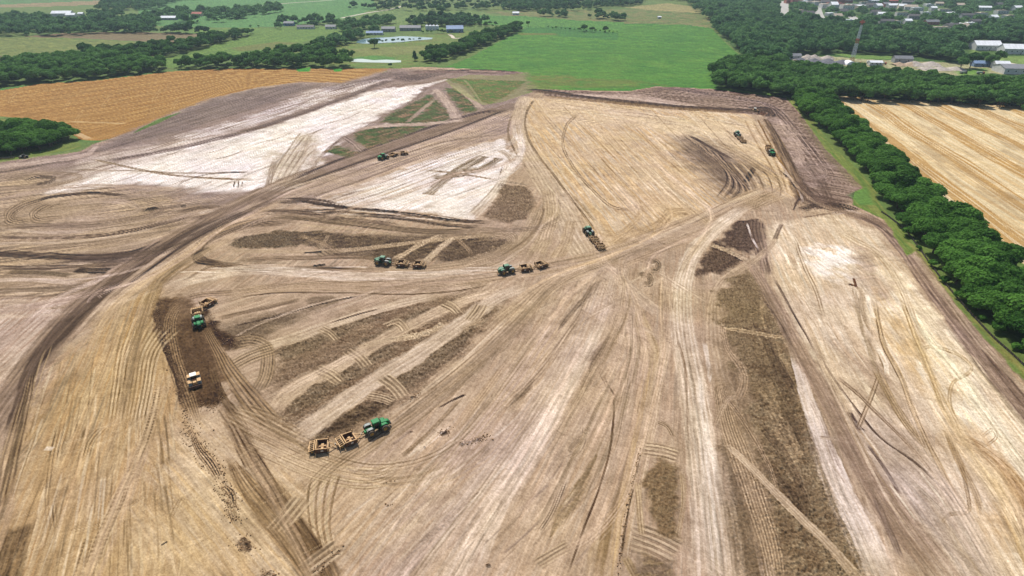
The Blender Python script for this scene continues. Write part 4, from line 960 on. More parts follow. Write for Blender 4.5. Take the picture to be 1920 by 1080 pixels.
def ground_mat(name, rough, sc, amt):
    m, n, b = newmat(name)
    at = n.nodes.new('ShaderNodeAttribute')
    at.attribute_name = 'soil'
    tc = n.nodes.new('ShaderNodeTexCoord')
    nz = n.nodes.new('ShaderNodeTexNoise')
    nz.inputs['Scale'].default_value = sc
    nz.inputs['Detail'].default_value = 5
    n.links.new(tc.outputs['Object'], nz.inputs['Vector'])
    mr = n.nodes.new('ShaderNodeMapRange')
    mr.inputs['To Min'].default_value = 1 - amt
    mr.inputs['To Max'].default_value = 1 + amt
    n.links.new(nz.outputs['Fac'], mr.inputs['Value'])
    mx = n.nodes.new('ShaderNodeVectorMath')
    mx.operation = 'SCALE'
    n.links.new(at.outputs['Color'], mx.inputs[0])
    n.links.new(mr.outputs['Result'], mx.inputs['Scale'])
    n.links.new(mx.outputs['Vector'], b.inputs['Base Color'])
    bp = n.nodes.new('ShaderNodeBump')
    bp.inputs['Strength'].default_value = .35
    bp.inputs['Distance'].default_value = .12
    n.links.new(nz.outputs['Fac'], bp.inputs['Height'])
    n.links.new(bp.outputs['Normal'], b.inputs['Normal'])
    b.inputs['Roughness'].default_value = rough
    b.inputs['Specular IOR Level'].default_value = .12
    return m


def region_mesh(name, rid, mat, label):
    q = REG[:-1, :-1] == rid
    ii, jj = np.nonzero(q)
    if len(ii) == 0: return None
    idx = np.arange(NR * NC).reshape(NR, NC)
    F = np.stack([idx[ii, jj], idx[ii + 1, jj], idx[ii + 1, jj + 1], idx[ii, jj + 1]], 1)
    used, inv = np.unique(F.ravel(), return_inverse=True)
    V = np.stack([WX.ravel()[used], WY.ravel()[used], HT.ravel()[used]], 1).astype(np.float32)
    me = bpy.data.meshes.new(name)
    me.vertices.add(len(V))
    me.vertices.foreach_set('co', V.ravel())
    me.loops.add(len(inv))
    me.loops.foreach_set('vertex_index', inv.astype(np.int32))
    me.polygons.add(len(F))
    me.polygons.foreach_set('loop_start', (np.arange(len(F)) * 4).astype(np.int32))
    me.update(calc_edges=True)
    me.polygons.foreach_set('use_smooth', np.ones(len(F), bool))
    at = me.attributes.new('soil', 'FLOAT_COLOR', 'POINT')
    c4 = np.ones((len(V), 4), np.float32)
    c4[:, :3] = CL.reshape(-1, 3)[used]
    at.data.foreach_set('color', c4.ravel())
    me.materials.append(mat)
    o = bpy.data.objects.new(name, me)
    COL.objects.link(o)
    tag(o, label, None, None, 'structure')
    return o


region_mesh('dirt_ground', 0, ground_mat('dirt', .95, 1.6, .10), 'bare graded soil of the earthworks site with wheel tracks')
region_mesh('stubble_field', 1, ground_mat('stubble', .95, .9, .12), 'cut grain stubble fields beside the earthworks')
region_mesh('crop_field', 2, ground_mat('crop', .9, .35, .16), 'bright green crop field behind the earthworks')
region_mesh('pasture', 3, ground_mat('pasture', .9, .3, .2), 'pasture and grassland beyond the earthworks')

# ------------------------------------------------------------------ materials
def attr_noise_mat(name, c, c2=None, rough=.6, metal=0., sc=2.0, amt=.25, spec=.3):
    """paint or metal with procedural dust and wear"""
    m, n, b = newmat(name)
    tc = n.nodes.new('ShaderNodeTexCoord')
    nz = n.nodes.new('ShaderNodeTexNoise')
    nz.inputs['Scale'].default_value = sc
    nz.inputs['Detail'].default_value = 6
    n.links.new(tc.outputs['Object'], nz.inputs['Vector'])
    mx = n.nodes.new('ShaderNodeMix')
    mx.data_type = 'RGBA'
    c = tuple(lin(c)); c2 = tuple(lin(c2)) if c2 is not None else tuple(x * .6 for x in c)
    mx.inputs[6].default_value = (*c, 1)
    mx.inputs[7].default_value = (*c2, 1)
    mr = n.nodes.new('ShaderNodeMapRange')
    mr.inputs['From Min'].default_value = .62 - amt
    mr.inputs['From Max'].default_value = .62 + amt * .6
    n.links.new(nz.outputs['Fac'], mr.inputs['Value'])
    n.links.new(mr.outputs['Result'], mx.inputs[0])
    n.links.new(mx.outputs[2], b.inputs['Base Color'])
    b.inputs['Roughness'].default_value = rough
    b.inputs['Metallic'].default_value = metal
    b.inputs['Specular IOR Level'].default_value = spec
    return m


def foliage_mat(name, ca, cb):
    m, n, b = newmat(name)
    at = n.nodes.new('ShaderNodeAttribute')
    at.attribute_name = 'tint'
    oi = n.nodes.new('ShaderNodeObjectInfo')
    ad = n.nodes.new('ShaderNodeMath')
    ad.operation = 'MULTIPLY_ADD'
    ad.inputs[1].default_value = .8
    n.links.new(oi.outputs['Random'], ad.inputs[0])
    n.links.new(at.outputs['Fac'], ad.inputs[2])
    mx = n.nodes.new('ShaderNodeMix')
    mx.data_type = 'RGBA'
    mx.inputs[6].default_value = (*ca, 1)
    mx.inputs[7].default_value = (*cb, 1)
    n.links.new(ad.outputs[0], mx.inputs[0])
    n.links.new(mx.outputs[2], b.inputs['Base Color'])
    tl = n.nodes.new('ShaderNodeBsdfTranslucent')
    n.links.new(mx.outputs[2], tl.inputs['Color'])
    ms = n.nodes.new('ShaderNodeMixShader')
    ms.inputs[0].default_value = .32
    n.links.new(b.outputs[0], ms.inputs[1])
    n.links.new(tl.outputs[0], ms.inputs[2])
    n.links.new(ms.outputs[0], n.nodes['Material Output'].inputs['Surface'])
    b.inputs['Roughness'].default_value = .8
    b.inputs['Specular IOR Level'].default_value = .06
    return m


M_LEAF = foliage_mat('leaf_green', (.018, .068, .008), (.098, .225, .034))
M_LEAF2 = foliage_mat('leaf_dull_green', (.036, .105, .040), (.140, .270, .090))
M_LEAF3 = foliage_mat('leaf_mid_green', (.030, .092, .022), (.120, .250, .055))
M_BARK = attr_noise_mat('bark', (96, 82, 66), (60, 50, 40), .9)

# ------------------------------------------------------------------ trees
ICO_V = None


def ico(sub=1):
    import bmesh
    bm = bmesh.new()
    bmesh.ops.create_icosphere(bm, subdivisions=sub, radius=1)
    V = np.array([v.co[:] for v in bm.verts], np.float32)
    F = np.array([[v.index for v in f.verts] for f in bm.faces], np.int32)
    bm.free()
    return V, F


ICO1 = ico(1)
ICO2 = ico(2)


def crown_arrays(R, H, nl, leaf, seed, lobes=9, z0=None, conical=False):
    """returns tris/quads of a crown: lumpy leaf clumps, each leaf a small quad"""
    r = np.random.default_rng(seed)
    base = H * .22 if z0 is None else z0
    cz = (H + base) / 2
    hz = (H - base) / 2
    C = []
    Rd = []
    for i in range(lobes):
        a = i * 2.399 + r.uniform(-.4, .4)
        q = math.sqrt((i + .5) / lobes)
        if conical:
            z = base + (H - base) * (i + .5) / lobes
            rr = R * (1 - (i + .5) / lobes) * .5
            C.append((rr * math.cos(a), rr * math.sin(a), z))
            Rd.append(R * (.35 + .5 * (1 - i / lobes)))
        else:
            rr = R * .68 * q * r.uniform(.8, 1.1)
            z = cz + hz * (.42 * math.sqrt(max(0, 1 - q * q)) + r.uniform(-.42, .15))
            C.append((rr * math.cos(a), rr * math.sin(a), z))
            Rd.append(R * r.uniform(.34, .5))
    C = np.array(C, np.float32)
    Rd = np.array(Rd, np.float32)
    n = int(nl * 1.6)
    k = r.integers(0, lobes, n)
    d = r.normal(size=(n, 3)).astype(np.float32)
    d /= np.linalg.norm(d, axis=1, keepdims=True)
    d[:, 2] = np.where(d[:, 2] < -.45, -d[:, 2], d[:, 2])
    p = C[k] + d * (Rd[k] * r.uniform(.78, 1.12, n))[:, None] * np.array([1, 1, .82], np.float32)
    dd = np.linalg.norm(p[:, None, :] - C[None], axis=2) / Rd[None]
    dd[np.arange(n), k] = 9
    ok = dd.min(1) > .72
    p = p[ok][:nl]
    d = d[ok][:nl]
    kk = k[ok][:nl]
    m = len(p)
    nn = d + r.normal(size=(m, 3)) * .55 + np.array([0, 0, .25])
    nn /= np.linalg.norm(nn, axis=1, keepdims=True)
    t = np.cross(nn, r.normal(size=(m, 3)))
    t /= np.linalg.norm(t, axis=1, keepdims=True) + 1e-9
    b = np.cross(nn, t)
    sz = (leaf * r.uniform(.55, 1.3, m))[:, None]
    q = np.stack([p - t * sz - b * sz * .6, p + t * sz * .5 - b * sz * .9, p + t * sz + b * sz * .5, p - t * sz * .4 + b * sz], 1)
    V = q.reshape(-1, 3)
    F = np.arange(m * 4).reshape(m, 4)
    lt = r.uniform(-.16, .16, lobes)
    tint = np.repeat(np.clip(.22 + lt[kk] + r.uniform(-.12, .2, m), 0, 1), 4)
    # inner leaf mass
    iv, jf = ICO1
    VS, TS, TF = [V], [tint], []
    off = len(V)
    tri = []
    for c, rd, l_ in zip(C, Rd, lt):
        w = iv * (rd * .84) * (1 + r.uniform(-.14, .14, (len(iv), 1)))
        w[:, 2] *= .82
        VS.append(w + c)
        TS.append(np.full(len(iv), .18 + l_))
        tri.append(jf + off)
        off += len(iv)
    return np.concatenate(VS).astype(np.float32), F.astype(np.int32), np.concatenate(tri).astype(np.int32), np.concatenate(TS).astype(np.float32)


def mesh_from(name, V, Q, T, tint, mat):
    me = bpy.data.meshes.new(name)
    me.vertices.add(len(V))
    me.vertices.foreach_set('co', np.ascontiguousarray(V, np.float32).ravel())
    li = np.concatenate([Q.ravel(), T.ravel()]).astype(np.int32)
    me.loops.add(len(li))
    me.loops.foreach_set('vertex_index', li)
    st = np.concatenate([np.arange(len(Q)) * 4, len(Q) * 4 + np.arange(len(T)) * 3]).astype(np.int32)
    me.polygons.add(len(st))
    me.polygons.foreach_set('loop_start', st)
    me.update(calc_edges=True)
    if tint is not None:
        at = me.attributes.new('tint', 'FLOAT', 'POINT')
        at.data.foreach_set('value', tint.astype(np.float32))
    me.materials.append(mat)
    return me


class MB:
    """collects shapes into one mesh"""

    def __init__(s):
        s.v = []
        s.f = []

    def quad8(s, P):
        o = len(s.v)
        s.v += [tuple(p) for p in P]
        s.f += [(o, o + 3, o + 2, o + 1), (o + 4, o + 5, o + 6, o + 7), (o, o + 1, o + 5, o + 4), (o + 1, o + 2, o + 6, o + 5), (o + 2, o + 3, o + 7, o + 6), (o + 3, o, o + 4, o + 7)]
        return s

    def box(s, x0, y0, z0, x1, y1, z1, tx=0, ty=0, rz=0, about=None):
        """tx, ty: inset of the top"""
        P = [(x0, y0, z0), (x1, y0, z0), (x1, y1, z0), (x0, y1, z0), (x0 + tx, y0 + ty, z1), (x1 - tx, y0 + ty, z1), (x1 - tx, y1 - ty, z1), (x0 + tx, y1 - ty, z1)]
        if rz:
            cx, cy = about or ((x0 + x1) / 2, (y0 + y1) / 2)
            c, q = math.cos(rz), math.sin(rz)
            P = [(cx + (x - cx) * c - (y - cy) * q, cy + (x - cx) * q + (y - cy) * c, z) for x, y, z in P]
        return s.quad8(P)

    def beam(s, a, b, w=.1, h=None, up=(0, 0, 1)):
        a = Vector(a); b = Vector(b)
        h = h or w
        d = (b - a).normalized()
        u = Vector(up)
        if abs(d.dot(u)) > .97: u = Vector((1, 0, 0))
        r = d.cross(u).normalized() * w / 2
        u2 = r.cross(d).normalized() * h / 2
        return s.quad8([a - r - u2, a + r - u2, a + r + u2, a - r + u2, b - r - u2, b + r - u2, b + r + u2, b - r + u2])

    def cyl(s, a, b, r0, r1=None, n=12, caps=True):
        a = Vector(a); b = Vector(b)
        if r1 is None: r1 = r0
        d = (b - a).normalized()
        u = Vector((0, 0, 1)) if abs(d.z) < .9 else Vector((1, 0, 0))
        x = d.cross(u).normalized()
        y = x.cross(d)
        o = len(s.v)
        for k in range(n):
            t = 2 * math.pi * k / n
            e = x * math.cos(t) + y * math.sin(t)
            s.v.append(tuple(a + e * r0)); s.v.append(tuple(b + e * r1))
        for k in range(n):
            k2 = (k + 1) % n
            s.f.append((o + 2 * k, o + 2 * k2, o + 2 * k2 + 1, o + 2 * k + 1))
        if caps:
            s.f.append(tuple(o + 2 * k for k in reversed(range(n))))
            s.f.append(tuple(o + 2 * k + 1 for k in range(n)))
        return s

    def prism(s, prof, y0, y1):
        """profile in x,z extruded along y"""
        n = len(prof)
        o = len(s.v)
        s.v += [(x, y0, z) for x, z in prof] + [(x, y1, z) for x, z in prof]
        for k in range(n):
            k2 = (k + 1) % n
            s.f.append((o + k, o + k2, o + n + k2, o + n + k))
        s.f.append(tuple(o + k for k in reversed(range(n))))
        s.f.append(tuple(o + n + k for k in range(n)))
        return s

    def build(s, name, mat, parent=None, bevel=0, smooth=False):
        me = bpy.data.meshes.new(name)
        me.from_pydata(s.v, [], s.f)
        import bmesh
        bm = bmesh.new()
        bm.from_mesh(me)
        bmesh.ops.recalc_face_normals(bm, faces=bm.faces)
        bm.to_mesh(me)
        bm.free()
        me.materials.append(mat)
        o = bpy.data.objects.new(name, me)
        COL.objects.link(o)
        if parent: o.parent = parent
        if bevel:
            md = o.modifiers.new('bevel', 'BEVEL')
            md.width = bevel
            md.segments = 2
        return o


def empty(name, loc=(0, 0, 0), rz=0):
    o = bpy.data.objects.new(name, None)
    COL.objects.link(o)
    o.location = loc
    o.rotation_euler = (0, 0, rz)
    o.empty_display_size = 1
    return o


def copy_tree(o, parent=None):
    c = o.copy()
    COL.objects.link(c)
    c.parent = parent
    for ch in KIDS.get(o.name, []):
        KIDS.setdefault(c.name, []).append(copy_tree(ch, c))
    return c


KIDS = {}


def register(o):
    for ch in bpy.data.objects:
        if ch.parent: pass


def note_kids(objs):
    for o in objs:
        if o.parent: KIDS.setdefault(o.parent.name, []).append(o)


# tree kinds: near (thousands of leaves), mid, far
def trunk_mb(R, H, seed):
    r = random.Random(seed)
    t = MB()
    t.cyl((0, 0, -.3), (0, 0, H * .42), .034 * H, .022 * H, 8)
    for k in range(5):
        a = k * 1.26 + r.random()
        t.cyl((0, 0, H * (.2 + .05 * k)), (R * .55 * math.cos(a), R * .55 * math.sin(a), H * (.45 + .06 * k)), .014 * H, .006 * H, 6)
    return t


PROT = {}


def make_proto(key, name, specs, mat):
    L = []
    for sd, (R, H, nl, leaf, lobes, con) in enumerate(specs):
        V, Q, T, tn = crown_arrays(R, H, nl, leaf, sd + hash_(key), lobes, conical=con)
        cme = mesh_from(name + '_crown', V, Q, T, tn, mat)
        tb = trunk_mb(R, H, sd)
        tme = bpy.data.meshes.new(name + '_trunk')
        tme.from_pydata(tb.v, [], tb.f)
        tme.materials.append(M_BARK)
        L.append((cme, tme, R, H, (V, Q, T, tn)))
    PROT[key] = L


def hash_(k):
    return sum(ord(c) * (i + 3) for i, c in enumerate(k)) % 1000


make_proto('near', 'tree', [(6.2, 10.5, 5200, .34, 13, False), (5.4, 9.5, 4800, .33, 11, False), (7.0, 11.5, 6200, .36, 15, False), (4.8, 10.8, 4400, .33, 10, False), (5.8, 8.6, 4800, .34, 12, False)], M_LEAF)
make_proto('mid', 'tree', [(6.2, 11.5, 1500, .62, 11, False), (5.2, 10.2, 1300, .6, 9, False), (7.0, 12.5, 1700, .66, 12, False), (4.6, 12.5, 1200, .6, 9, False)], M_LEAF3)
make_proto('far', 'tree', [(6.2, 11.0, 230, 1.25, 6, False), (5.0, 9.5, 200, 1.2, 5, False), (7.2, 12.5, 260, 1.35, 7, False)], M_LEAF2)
make_proto('cedar', 'cedar', [(2.4, 8.5, 700, .42, 6, True)], M_LEAF2)
make_proto('shrub', 'shrub', [(2.6, 3.2, 500, .4, 6, False), (3.4, 4.4, 600, .42, 7, False)], M_LEAF)
TREE_N = [0]


def put_tree(key, x, y, rz, sc, label, group, cat='tree', name='broadleaf_tree', parts=True, szz=None, idx=None):
    L = PROT[key]
    k = idx if idx is not None else TREE_N[0] % len(L)
    TREE_N[0] += 1
    cme, tme, R, H, _ = L[k]
    if parts:
        root = empty(name, (x, y, 0), rz)
        root.scale = (sc, sc, szz or sc)
        c = bpy.data.objects.new('crown', cme); COL.objects.link(c); c.parent = root
        t = bpy.data.objects.new('trunk', tme); COL.objects.link(t); t.parent = root
    else:
        root = bpy.data.objects.new(name, cme)
        COL.objects.link(root)
        root.location = (x, y, 0)
        root.rotation_euler = (0, 0, rz)
        root.scale = (sc, sc, szz or sc)
    tag(root, label, cat, group)
    return root


def in_poly(P, x, y):
    c = False
    n = len(P)
    for i in range(n):
        x0, y0 = P[i]; x1, y1 = P[(i + 1) % n]
        if (y0 > y) != (y1 > y) and x < (x1 - x0) * (y - y0) / (y1 - y0) + x0: c = not c
    return c


def scatter(pxpoly, sp, seed, jit=.45, drop=0.0):
    W = [tuple(float(v) for v in gxy(*p)) for p in pxpoly]
    r = random.Random(seed)
    xs = [w[0] for w in W]; ys = [w[1] for w in W]
    out = []
    y = min(ys)
    row = 0
    while y < max(ys):
        x = min(xs) + (row % 2) * sp / 2
        while x < max(xs):
            a = x + r.uniform(-jit, jit) * sp; b = y + r.uniform(-jit, jit) * sp
            if in_poly(W, a, b) and r.random() >= drop: out.append((a, b))
            x += sp
        y += sp * .87
        row += 1
    return out


def forest(name, pts, label, key='far', seed=1, smin=.75, smax=1.25, cat='woodland', lowtint=0.):
    """trees of a far wood joined into one object"""
    r = np.random.default_rng(seed)
    VS, QS, TS, TN = [], [], [], []
    off = 0
    L = PROT[key]
    for (x, y) in pts:
        V, Q, T, tn = L[int(r.integers(0, len(L)))][4]
        a = r.uniform(0, 6.28)
        s_ = r.uniform(smin, smax)
        c, q = math.cos(a) * s_, math.sin(a) * s_
        W = np.empty_like(V)
        W[:, 0] = V[:, 0] * c - V[:, 1] * q + x
        W[:, 1] = V[:, 0] * q + V[:, 1] * c + y
        W[:, 2] = V[:, 2] * s_ * r.uniform(.85, 1.15)
        VS.append(W); QS.append(Q + off); TS.append(T + off); TN.append(tn + r.uniform(-.25, .5) + lowtint)
        off += len(V)
    if not VS: return None
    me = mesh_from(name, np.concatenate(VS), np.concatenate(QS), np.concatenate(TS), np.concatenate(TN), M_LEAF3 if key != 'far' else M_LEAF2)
    o = bpy.data.objects.new(name, me)
    COL.objects.link(o)
    tag(o, label, cat, None, 'stuff')
    return o


TOWN_PX = [(1478 + i * 13.5, 6 + i * .9) for i in range(11)] + [(1484 + i * 15, 1 + i * .6) for i in range(8)] + [(1548 + i * 13, 15 + (i % 2) * 2) for i in range(6)]
OUTL = [(1632, 14, 3), (1645, 16, 0), (1660, 13, 1), (1672, 15, 0), (1690, 17, 2), (1706, 18, 5), (1718, 21, 0), (1748, 20, 0), (1770, 22, 5), (1844, 20, 0), (1876, 26, 5), (1660, 46, 3), (1672, 45, 5), (1700, 45, 0), (1590, 42, 0), (1578, 24, 3), (1672, 6, 4), (1745, 46, 1), (1764, 56, 5), (1782, 54, 3), (1794, 52, 0), (1804, 55, 5), (1818, 48, 0), (1826, 46, 3), (1735, 28, 0), (1800, 14, 5), (1500, 24, 5), (1512, 30, 3), (1556, 30, 0), (1568, 36, 5), (1640, 28, 3), (1655, 30, 0), (1690, 30, 5), (1712, 36, 3), (1740, 12, 0), (1760, 10, 5), (1782, 30, 0), (1812, 34, 3), (1838, 30, 5), (1860, 38, 0), (1890, 34, 5), (1905, 20, 0), (1618, 8, 5), (1636, 5, 0), (1700, 8, 3), (1720, 4, 0), (1560, 4, 0), (1398, 2, 0), (1330, 2, 5), (1870, 14, 3)]
YARD_PX = [(119, 30, 20), (135, 32, 12), (153, 29, 8), (318, 37, 15), (370, 30, 12), (543, 48, 10), (574, 54, 15), (621, 54, 10), (729, 59, 12), (703, 65, 14), (770, 57, 18), (853, 60, 15), (967, 28, 9), (811, 57, 16), (1845, 93, 20), (1903, 100, 22), (1905, 136, 22), (1690, 117, 16), (1836, 124, 10)]
BLD = [(*[float(q) for q in gxy(x, y)], 13) for x, y in TOWN_PX] + [(*[float(q) for q in gxy(x, y)], 13) for x, y, _ in OUTL] + [(*[float(q) for q in gxy(x, y)], r_) for x, y, r_ in YARD_PX]


def clear_of(p):
    for (bx, by, r_) in BLD:
        dx, dy = p[0] - bx * (p[1] / by), p[1] - by
        if abs(dx) < r_ + (4 if p[1] > 900 else 1) and -(p[1] * .085 if p[1] > 700 else 30) < dy < 10: return False
    return True


def dens(p, sc=90, seed=3):
    return float(fbm(np.array([p[0] / sc]), np.array([p[1] / sc]), seed, 3)[0])


tr = random.Random(11)
# east hedgerow beside the perimeter road
hedge = [(1486, 180), (1500, 208), (1560, 256), (1604, 300), (1648, 348), (1662, 384), (1708, 436), (1768, 516), (1814, 572), (1882, 630), (1960, 690), (2060, 780), (2060, 700), (1960, 566), (1880, 490), (1810, 434), (1765, 396), (1700, 346), (1668, 302), (1606, 244), (1570, 208), (1544, 190)]
hp = scatter(hedge, 7.1, 3)
hp.sort(key=lambda p: p[1])
for i, (x, y) in enumerate(hp):
    s_ = tr.uniform(.9, 1.3)
    o = put_tree('near', x, y, tr.uniform(0, 6.28), s_, 'leafy green tree in the hedgerow between the dirt site and the pale stubble field', 'trees of the east hedgerow', szz=s_ * tr.uniform(.68, .95))
for k, (px, py) in enumerate(((1700, 442), (1722, 468), (1748, 500), (1770, 530), (1800, 562), (1840, 600), (1868, 622), (1904, 655), (1640, 350), (1585, 275), (1560, 252))):
    g = G(px, py)
    put_tree('shrub', g.x, g.y, tr.uniform(0, 6.28), tr.uniform(.5, .9), 'low green bush at the foot of the east hedgerow', 'bushes along the east hedgerow', 'bush', 'bush', parts=False)
# wood behind the stubble field: front trees as things
front = [(1345, 168), (1420, 178), (1480, 184), (1560, 187), (1700, 194), (1930, 206), (2060, 214), (2060, 190), (1930, 184), (1790, 178), (1700, 174), (1560, 168), (1480, 166), (1400, 158), (1340, 150)]
fp = scatter(front, 8.2, 5)
fp.sort(key=lambda p: p[1] + .12 * p[0])
fp, fq = fp[:46], fp[46:]
forest('woodland', fq, 'dense green wood right behind the first row of trees at the stubble field', 'mid', 16, .8, 1.2)
for i, (x, y) in enumerate(fp):
    s_ = tr.uniform(.8, 1.15)
    put_tree('mid', x, y, tr.uniform(0, 6.28), s_, 'dense dark green tree on the near edge of the wood behind the stubble field', 'edge trees of the wood behind the stubble field', szz=s_ * tr.uniform(.85, 1.1))
back = [(1340, 150), (1400, 158), (1480, 166), (1560, 168), (1700, 174), (1790, 178), (1930, 184), (2060, 190), (2060, 178), (1925, 169), (1800, 164), (1720, 151), (1600, 144), (1500, 139), (1450, 124), (1400, 120), (1345, 130), (1332, 138)]
forest('woodland', scatter(back, 8.0, 6), 'dense green wood between the gravel yard and the stubble field', 'mid', 6, .8, 1.2)
g = G(1335, 140)
put_tree('mid', g.x, g.y, 1, .9, 'rounded tree standing out at the corner of the green crop field', None)
g = G(1921, 218)
put_tree('mid', g.x, g.y, 1, .9, 'single tree at the right edge of the photo above the stubble', None)

# woods up to the town
up1 = [(1395, 118), (1480, 124), (1478, 104), (1560, 100), (1700, 104), (1790, 118), (1800, 98), (1810, 80), (1930, 84), (2200, 90), (2200, 62), (1930, 52), (1700, 46), (1560, 48), (1440, 44), (1335, 44), (1345, 62), (1368, 78), (1390, 100)]
p_ = scatter(up1, 9.0, 8, drop=.06)
clear = [[(1700, 50), (1740, 44), (1850, 40), (1850, 60), (1740, 66)], [(1650, 62), (1700, 60), (1700, 70), (1655, 72)], [(1440, 92), (1700, 96), (1700, 86), (1440, 86)], [(1580, 30), (1620, 30), (1625, 48), (1600, 50)]]
CW = [[tuple(float(v) for v in gxy(*q)) for q in c] for c in clear]
p_ = [p for p in p_ if not (in_poly(CW[0], *p) and tr.random() < .75) and not (in_poly(CW[1], *p) and tr.random() < .8)]
p_ = [p for p in p_ if clear_of(p)]
forest('woodland', p_, 'broad green wood between the town and the gravel yard', 'far', 9, .75, 1.25)
up2 = [(1335, 44), (1440, 44), (1560, 48), (1700, 46), (1930, 52), (2200, 62), (2300, -30), (1930, -45), (1300, -45), (1282, 2), (1310, 16)]
p_ = scatter(up2, 12.5, 10, drop=.05)
roads_px = [[(1458, -10), (1480, -10), (1482, 44), (1457, 44)], [(1520, 10), (1544, 10), (1558, 52), (1530, 52)], [(1580, 20), (1600, 20), (1624, 42), (1600, 44)], [(1476, 0), (1600, 0), (1618, 18), (1520, 19), (1470, 12)]]
RW = [[tuple(float(v) for v in gxy(*q)) for q in c] for c in roads_px]
p_ = [p for p in p_ if not any(in_poly(w, *p) for w in RW) and clear_of(p)]
forest('woodland', p_, 'tree canopy covering the town along the top right', 'far', 12, .8, 1.35)
p_ = scatter([(1282, 2), (1335, 44), (1300, 20), (1284, -45), (300, -45), (500, -20), (900, -12), (1100, -10), (1240, 0)], 14, 13, drop=.35)
forest('woodland', p_, 'distant scattered woods along the top of the photo', 'far', 14, .9, 1.4)
# left side woods
W1 = [(-260, 205), (-120, 185), (0, 163), (60, 157), (180, 149), (262, 140), (318, 132), (300, 124), (240, 114), (150, 112), (60, 119), (0, 132), (-260, 160)]
p_ = scatter(W1, 8.6, 20)
p_.sort(key=lambda q: q[1])
nfr = 16
for i, (x, y) in enumerate(p_[:nfr]):
    s_ = tr.uniform(.75, 1.1)
    put_tree('mid', x, y, tr.uniform(0, 6.28), s_, 'dark green tree on the near side of the wood above the orange field', 'trees of the wood above the orange field', szz=s_ * tr.uniform(.8, 1.05))
forest('woodland', p_[nfr:], 'dark green wood behind the left end of the orange field', 'mid', 21, .75, 1.15)
LN = [
    ([(150, 114), (250, 116), (330, 104), (400, 86), (475, 66), (476, 60), (400, 74), (330, 88), (250, 98), (150, 106)], 8.0, 'tree belt climbing diagonally past the brown field on the left', 0),
    ([(330, 129), (652, 128), (650, 122), (640, 120), (560, 116), (420, 118), (330, 122)], 8.0, 'tree belt along the far edge of the orange field', .05),
    ([(500, 117), (620, 118), (640, 105), (600, 92), (560, 98), (490, 104)], 9.0, 'clump of trees behind the belt above the orange field', .15),
    ([(610, 96), (660, 80), (700, 66), (720, 60), (700, 60), (640, 74), (600, 86)], 8.5, 'line of trees running down from the farmhouse to the field belt', .1),
    ([(0, 68), (120, 68), (280, 60), (300, 46), (240, 30), (190, 26), (0, 34), (-200, 36), (-200, 70)], 10, 'large wood with a white barn at the top left', .16),
    ([(280, 58), (310, 44), (430, 42), (530, 22), (528, 14), (430, 22), (300, 24), (270, 34)], 9.5, 'curving wood running right from the barn at the top left', .08),
    ([(200, 64), (395, 63), (395, 60), (200, 59)], 8, 'thin tree line above the brown field on the left', .2),
    ([(180, 22), (280, 20), (350, 2), (450, -8), (280, -16), (200, 4)], 11, 'far wood at the very top left', .2),
    ([(792, 117), (822, 119), (886, 96), (978, 58), (974, 52), (900, 72), (838, 96), (794, 110)], 7.6, 'thick straight hedge along the left side of the crop field', 0),
    ([(768, 52), (900, 50), (905, 44), (850, 34), (790, 36), (765, 44)], 8.5, 'grove of trees behind the grain bins', .15),
    ([(850, 47), (930, 49), (930, 46), (850, 43)], 7, 'short tree row right of the blue roofed shed', .1),
    ([(1010, 31), (1130, 37), (1176, 41), (1176, 38), (1120, 33), (1010, 28)], 8, 'thin tree row crossing the far pasture', .25),
    ([(640, 62), (700, 54), (740, 44), (720, 36), (660, 42), (630, 52)], 9, 'trees around the farmhouse by the pond', .3),
    ([(520, 56), (650, 52), (650, 44), (540, 40), (520, 48)], 10, 'trees around the houses left of the pond', .45),
    ([(940, 22), (1100, 20), (1200, 10), (1220, -6), (950, -8)], 10, 'wood at the top centre beyond the pastures', .2),
    ([(650, 18), (780, 22), (940, 20), (940, 2), (700, 0)], 16, 'scattered trees on the far pasture', .35),
    ([(655, 128), (735, 128), (735, 125), (655, 125)], 6, 'small trees below the algae covered pond', .2)]
for k, (P_, spc, lb, dr) in enumerate(LN):
    near_ = k in (0, 1, 2, 8)
    pp = [p for p in scatter(P_, spc, 40 + k, drop=dr) if clear_of(p) and (near_ or dens(p, 45, k) > .40)]
    forest('tree_belt' if near_ else 'woodland', pp, lb, 'mid' if near_ else 'far', 60 + k, .42 if k < 16 else .25, 1.15 if k < 16 else .5)
# copse by the orange field
cop = scatter([(-50, 312), (0, 298), (60, 285), (120, 272), (136, 262), (110, 250), (60, 246), (0, 252), (-50, 262)], 6.0, 70)
for i, (x, y) in enumerate(cop):
    s_ = tr.uniform(.85, 1.2)
    put_tree('near', x, y, tr.uniform(0, 6.28), s_, 'deep green tree in the copse at the left edge below the orange field', 'trees of the left copse', szz=s_ * tr.uniform(.75, .95))
